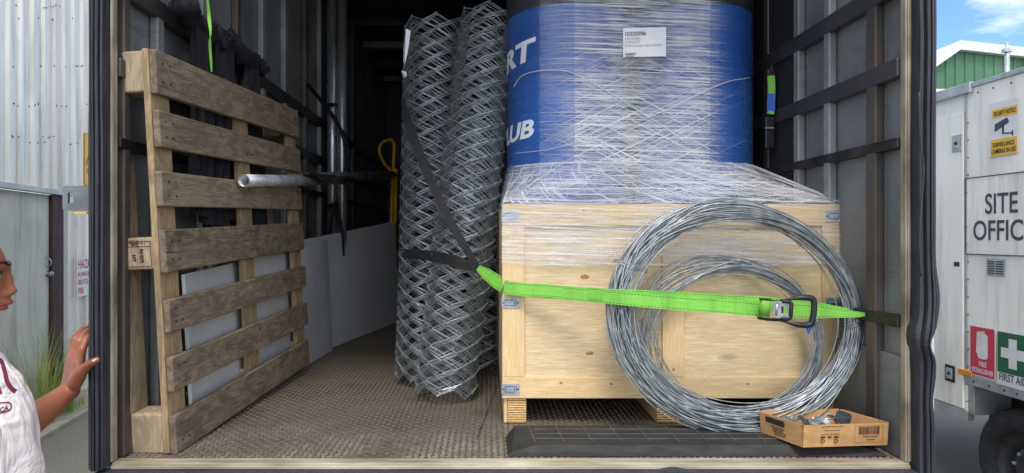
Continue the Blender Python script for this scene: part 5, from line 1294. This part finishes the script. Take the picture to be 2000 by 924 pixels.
# palm: four metacarpals fanned from the wrist, thumb leaving its side
mc = [(H(157, 700, 1.868), .0125), (H(152, 690, 1.884), .012), (H(147, 683, 1.900), .0115), (H(143, 679, 1.915), .010)]
w_off = [H(144, 755, 1.860), H(139, 755, 1.872), H(135, 757, 1.884), H(132, 760, 1.893)]
for (mp_, r_), wo_ in zip(mc, w_off): chain(body, [(wr_, .022), (wo_, .018), (wo_.lerp(mp_, .5), .0165), (mp_, r_ + .001)])
chain(body, [(w_off[0].lerp(w_off[2], .5), .02), (mc[0][0].lerp(mc[2][0], .5) - UP * .03, .018)])
fing = [[(161, 682, 1.868), (168, 664, 1.888), (186, 652, 1.925)], [(154, 667, 1.886), (166, 650, 1.912), (184, 640, 1.95)],
        [(147, 662, 1.904), (160, 645, 1.934), (180, 637, 1.972)], [(143, 662, 1.920), (155, 650, 1.95), (172, 644, 1.985)]]
for (mp_, r_), f_ in zip(mc, fing):
    pts = [(mp_, r_)] + [(H(*q), rr) for q, rr in zip(f_, (r_ * .88, r_ * .80, r_ * .68))]; chain(body, pts)
th = [(H(146, 748, 1.852), .020), (H(158, 727, 1.842), .0175), (H(171, 714, 1.834), .0125), (H(184, 706, 1.830), .0105), (H(189, 703, 1.830), .0090)]
chain(body, th)
cap(body, H(150, 735, 1.862), H(153, 712, 1.866), .022, .018)
# ears
for s_ in (-1, 1): cap(body, HC + fside * s_ * .076 + fup * .012 - fdir * .012, HC + fside * s_ * .074 - fup * .022 - fdir * .004, .012, .008)
bo = body.build('body', SKIN, person, fix=True)
rm = bo.modifiers.new('r', 'REMESH'); rm.mode = 'VOXEL'; rm.voxel_size = .0032; rm.use_smooth_shade = True
sm = bo.modifiers.new('s', 'SMOOTH'); sm.factor = .5; sm.iterations = 4
dg = bpy.context.evaluated_depsgraph_get(); me2 = bpy.data.meshes.new_from_object(bo.evaluated_get(dg)); bo.modifiers.clear(); bo.data = me2
# face details
def eye(s_):
    c = HC + fdir * .0785 + fside * s_ * .031 + fup * .004
    ob = MB(); ob.lathe(c, fdir, [(.0115 * math.sin(R(k * 15)) + .0002, -.0115 * math.cos(R(k * 15))) for k in range(13)], 20); e1 = ob.build('eye', EYEW, person, smooth=True)
    MB().lathe(c, fdir, [(.0055, .0103), (.003, .0117), (.0002, .0119)], 14).build('iris', HAIR, e1, smooth=True)
    pts = smoothpath([c + fdir * .007 - fside * .016 + fup * .001, c + fdir * .0125 + fup * .0085, c + fdir * .007 + fside * .016 + fup * .001], 5); MB().tube(pts, .0018, 6).build('eyelid', HAIR, person, smooth=True)
    pts = smoothpath([head_pt(R(8) * s_, R(12)) + fdir * .001, head_pt(R(20) * s_, R(16)) + fdir * .001, head_pt(R(38) * s_, R(13)) + fdir * .001], 5); MB().tube(pts, [.002, .0028, .0035, .0038, .0038, .0035, .0032, .0028, .0022, .0018, .001], 6).build('eyebrow', HAIR, person, smooth=True)
eye(1); eye(-1)
bvh = BVHTree.FromObject(bo, bpy.context.evaluated_depsgraph_get())
def onbody(p, d_, off=.0006):
    lp = p - person.location; h = bvh.ray_cast(lp, d_); return (h[0] + h[1] * off + person.location) if h[0] is not None else None
def lipgrid(z0, z1, bulge, nm):
    def fn(i, j):
        yy = (i - .5) * .050; w_ = math.sqrt(max(0, 1 - (2 * i - 1) ** 2)); zc = -.0665; zz = zc + (z0 + (z1 - z0) * j) * w_
        p = HC + fside * yy + fup * zz + fdir * .2; h = onbody(p, -fdir, .0004 + bulge * math.sin(math.pi * j) * w_); return h or p - fdir * .1
    MB().grid(fn, 20, 6).build(nm, LIP, person, smooth=True, fix=False)
lipgrid(.0004, .0105, .0018, 'upper_lip'); lipgrid(-.012, -.0004, .0022, 'lower_lip')
# hair: cropped cap pulled back to a bun
def hairf(i, j):
    a = 2 * math.pi * i; lo_ = R(38) if abs(((a + math.pi) % (2 * math.pi)) - math.pi) < R(50) else R(38) + (R(-35) - R(38)) * min(1, (abs(((a + math.pi) % (2 * math.pi)) - math.pi) - R(50)) / R(60))
    e_ = lo_ + (math.pi / 2 - lo_) * j; p = head_pt(a, e_); n_ = (p - HC).normalized(); return p + n_ * (.001 + .012 * min(1, j * 3) + .001 * noise.noise(p * 60))
MB().grid(hairf, 80, 24).build('hair', HAIR, person, smooth=True, fix=False)
MB().lathe(HC - fdir * .13 + fup * .03, -fdir, [(.001, -.035), (.03, -.025), (.038, 0), (.03, .025), (.001, .035)], 20).build('hair_bun', HAIR, person, smooth=True)
# thumb nail
MB().grid(lambda i, j: H(180 + 9 * i, 706 - 4 * i - 5 * (j - .5) * (1 - .4 * i) , 1.8215 - .0012 * math.sin(math.pi * j)), 6, 6).build('thumb_nail', NAIL, person, smooth=True, fix=False)
pts = [H(157.5 + 3.5 * math.cos(a) , 676 + 4.2 * math.sin(a) * .5 , 1.884 - .009 * math.sin(a)) for a in [R(15 * k) for k in range(24)]]
# shirt: loft round the torso with sleeves
sh = MB()
def sect(z): # forward radius, back radius, half width, forward shift
    T = [(.80, .150, .13, .205, .0), (.92, .160, .13, .20, .0), (1.05, .168, .12, .195, .0), (1.19, .168, .115, .188, .0), (1.30, .158, .11, .178, -.008), (1.38, .130, .09, .160, -.025), (1.435, .095, .075, .125, -.042), (1.475, .072, .068, .085, -.052), (1.50, .062, .06, .068, -.056)]
    for a, b in zip(T, T[1:]):
        if a[0] <= z <= b[0]: t = (z - a[0]) / (b[0] - a[0]); return [a[i] + (b[i] - a[i]) * t for i in range(1, 5)]
    return T[-1][1:] if z > 1 else T[0][1:]
NZ, NC = 70, 64; vs = []
for j in range(NZ + 1):
    z = .80 + .70 * j / NZ; f_, b_, s_, o_ = sect(z)
    for i in range(NC):
        a = 2 * math.pi * i / NC; r_ = f_ if math.cos(a) > 0 else b_
        wrk = .008 * noise.noise(V((a * 1.5, z * 9 + math.sin(a) * 2, 0))) + .004 * noise.noise(V((a * 4, z * 22, 3)))
        wrk *= min(1, (1.50 - z) * 8); dz_ = .0
        vs.append(T_((r_ + wrk) * math.cos(a) + o_, (s_ + wrk) * math.sin(a), z))
fs = [(j * NC + i, j * NC + (i + 1) % NC, (j + 1) * NC + (i + 1) % NC, (j + 1) * NC + i) for j in range(NZ) for i in range(NC)] + [tuple(range(NC - 1, -1, -1)), tuple(NZ * NC + i for i in range(NC))]
sh.add(vs, fs); sR = T_(-.03, -.25, 1.10)
cap(sh, shR, shR.lerp(sR, .62), .064, .062); cap(sh, shL, shL.lerp(elb, .55), .056, .056)
cap(sh, shR, T_(-.06, 0, 1.42), .058, .06); cap(sh, shL, T_(-.06, 0, 1.42), .052, .06)
sho = sh.build('shirt', SHIRT, person)
rm = sho.modifiers.new('r', 'REMESH'); rm.mode = 'VOXEL'; rm.voxel_size = .006; rm.use_smooth_shade = True
s2 = sho.modifiers.new('s', 'SMOOTH'); s2.factor = .5; s2.iterations = 5
dg = bpy.context.evaluated_depsgraph_get(); me3 = bpy.data.meshes.new_from_object(sho.evaluated_get(dg)); sho.modifiers.clear(); sho.data = me3
bvs = BVHTree.FromObject(sho, bpy.context.evaluated_depsgraph_get())
def onshirt(u, v, off=.0012):
    d_ = ray(u, v); h = bvs.ray_cast(CAM - person.location, d_.normalized()); return h[0] + person.location - d_.normalized() * off if h[0] is not None else None
def stroke(uv, w_, mt, nm, off):
    C_ = smoothpath([V((a, b, 0)) for a, b in uv], 8); mb = MB(); n = len(C_); Lh = []; Rh = []
    for i, p in enumerate(C_):
        t = (C_[min(i + 1, n - 1)] - C_[max(i - 1, 0)]).normalized(); s_ = V((-t.y, t.x, 0)) * w_ / 2; a = onshirt(p.x + s_.x, p.y + s_.y, off); b = onshirt(p.x - s_.x, p.y - s_.y, off)
        if a and b: Lh.append(a); Rh.append(b)
    n = len(Lh)
    if n > 1: mb.add(Lh + Rh, [(i, i + 1, n + i + 1, n + i) for i in range(n - 1)]).build(nm, mt, sho, fix=False)
stroke([(-25, 700), (-8, 702), (3, 706), (9, 722), (14, 745), (22, 758), (31, 765)], 9, MAROON, 'print', .0015)
stroke([(-25, 696), (-6, 697), (6, 701), (13, 720), (19, 742), (26, 754), (33, 760)], 1.5, SHIRT, 'print_outline', .002)
stroke([(-40, 730), (-20, 735), (-6, 752), (0, 770)], 9, MAROON, 'print', .0015)
stroke([(-30, 790), (-10, 788), (10, 786), (19, 787), (22, 793), (19, 801), (8, 805), (-12, 809), (-30, 812)], 2.6, MAROON, 'print', .0015)
mb = MB(); tmp = MB().text('CALIFORNICA'[-4:], (0, 0, 0), (1, 0, 0), (0, 1, 0), 1, .01, 1, bold=.03, align='RIGHT')
tmp = MB().text('CA', (0, 0, 0), (1, 0, 0), (0, 1, 0), 1, .01, 1, bold=.03, align='RIGHT')
vs = [onshirt(17 + p.x * 13, 801 - p.x * 3 - p.y * 13, .0016 + p.z * .02) for p in tmp.v]
if all(vs): MB().add(vs, tmp.f).build('print', MAROON, sho, fix=False)
# shorts and shoes (out of frame)
so4 = MB()
cap(so4, T_(0, -.05, .90), T_(0, .05, .90), .14, .14)
for s_ in (-1, 1): cap(so4, T_(0, s_ * .09, .88), T_(.012, s_ * .10, .52), .112, .086)
soo = so4.build('shorts', SHORTS, person, smooth=True); rm = soo.modifiers.new('r', 'REMESH'); rm.mode = 'VOXEL'; rm.voxel_size = .01
for s_ in (-1, 1): s5 = MB(); cap(s5, T_(-.06, s_ * .10, .045), T_(.15, s_ * .112, .04), .045, .038); s5.build('shoe', SHOE, person, smooth=True)
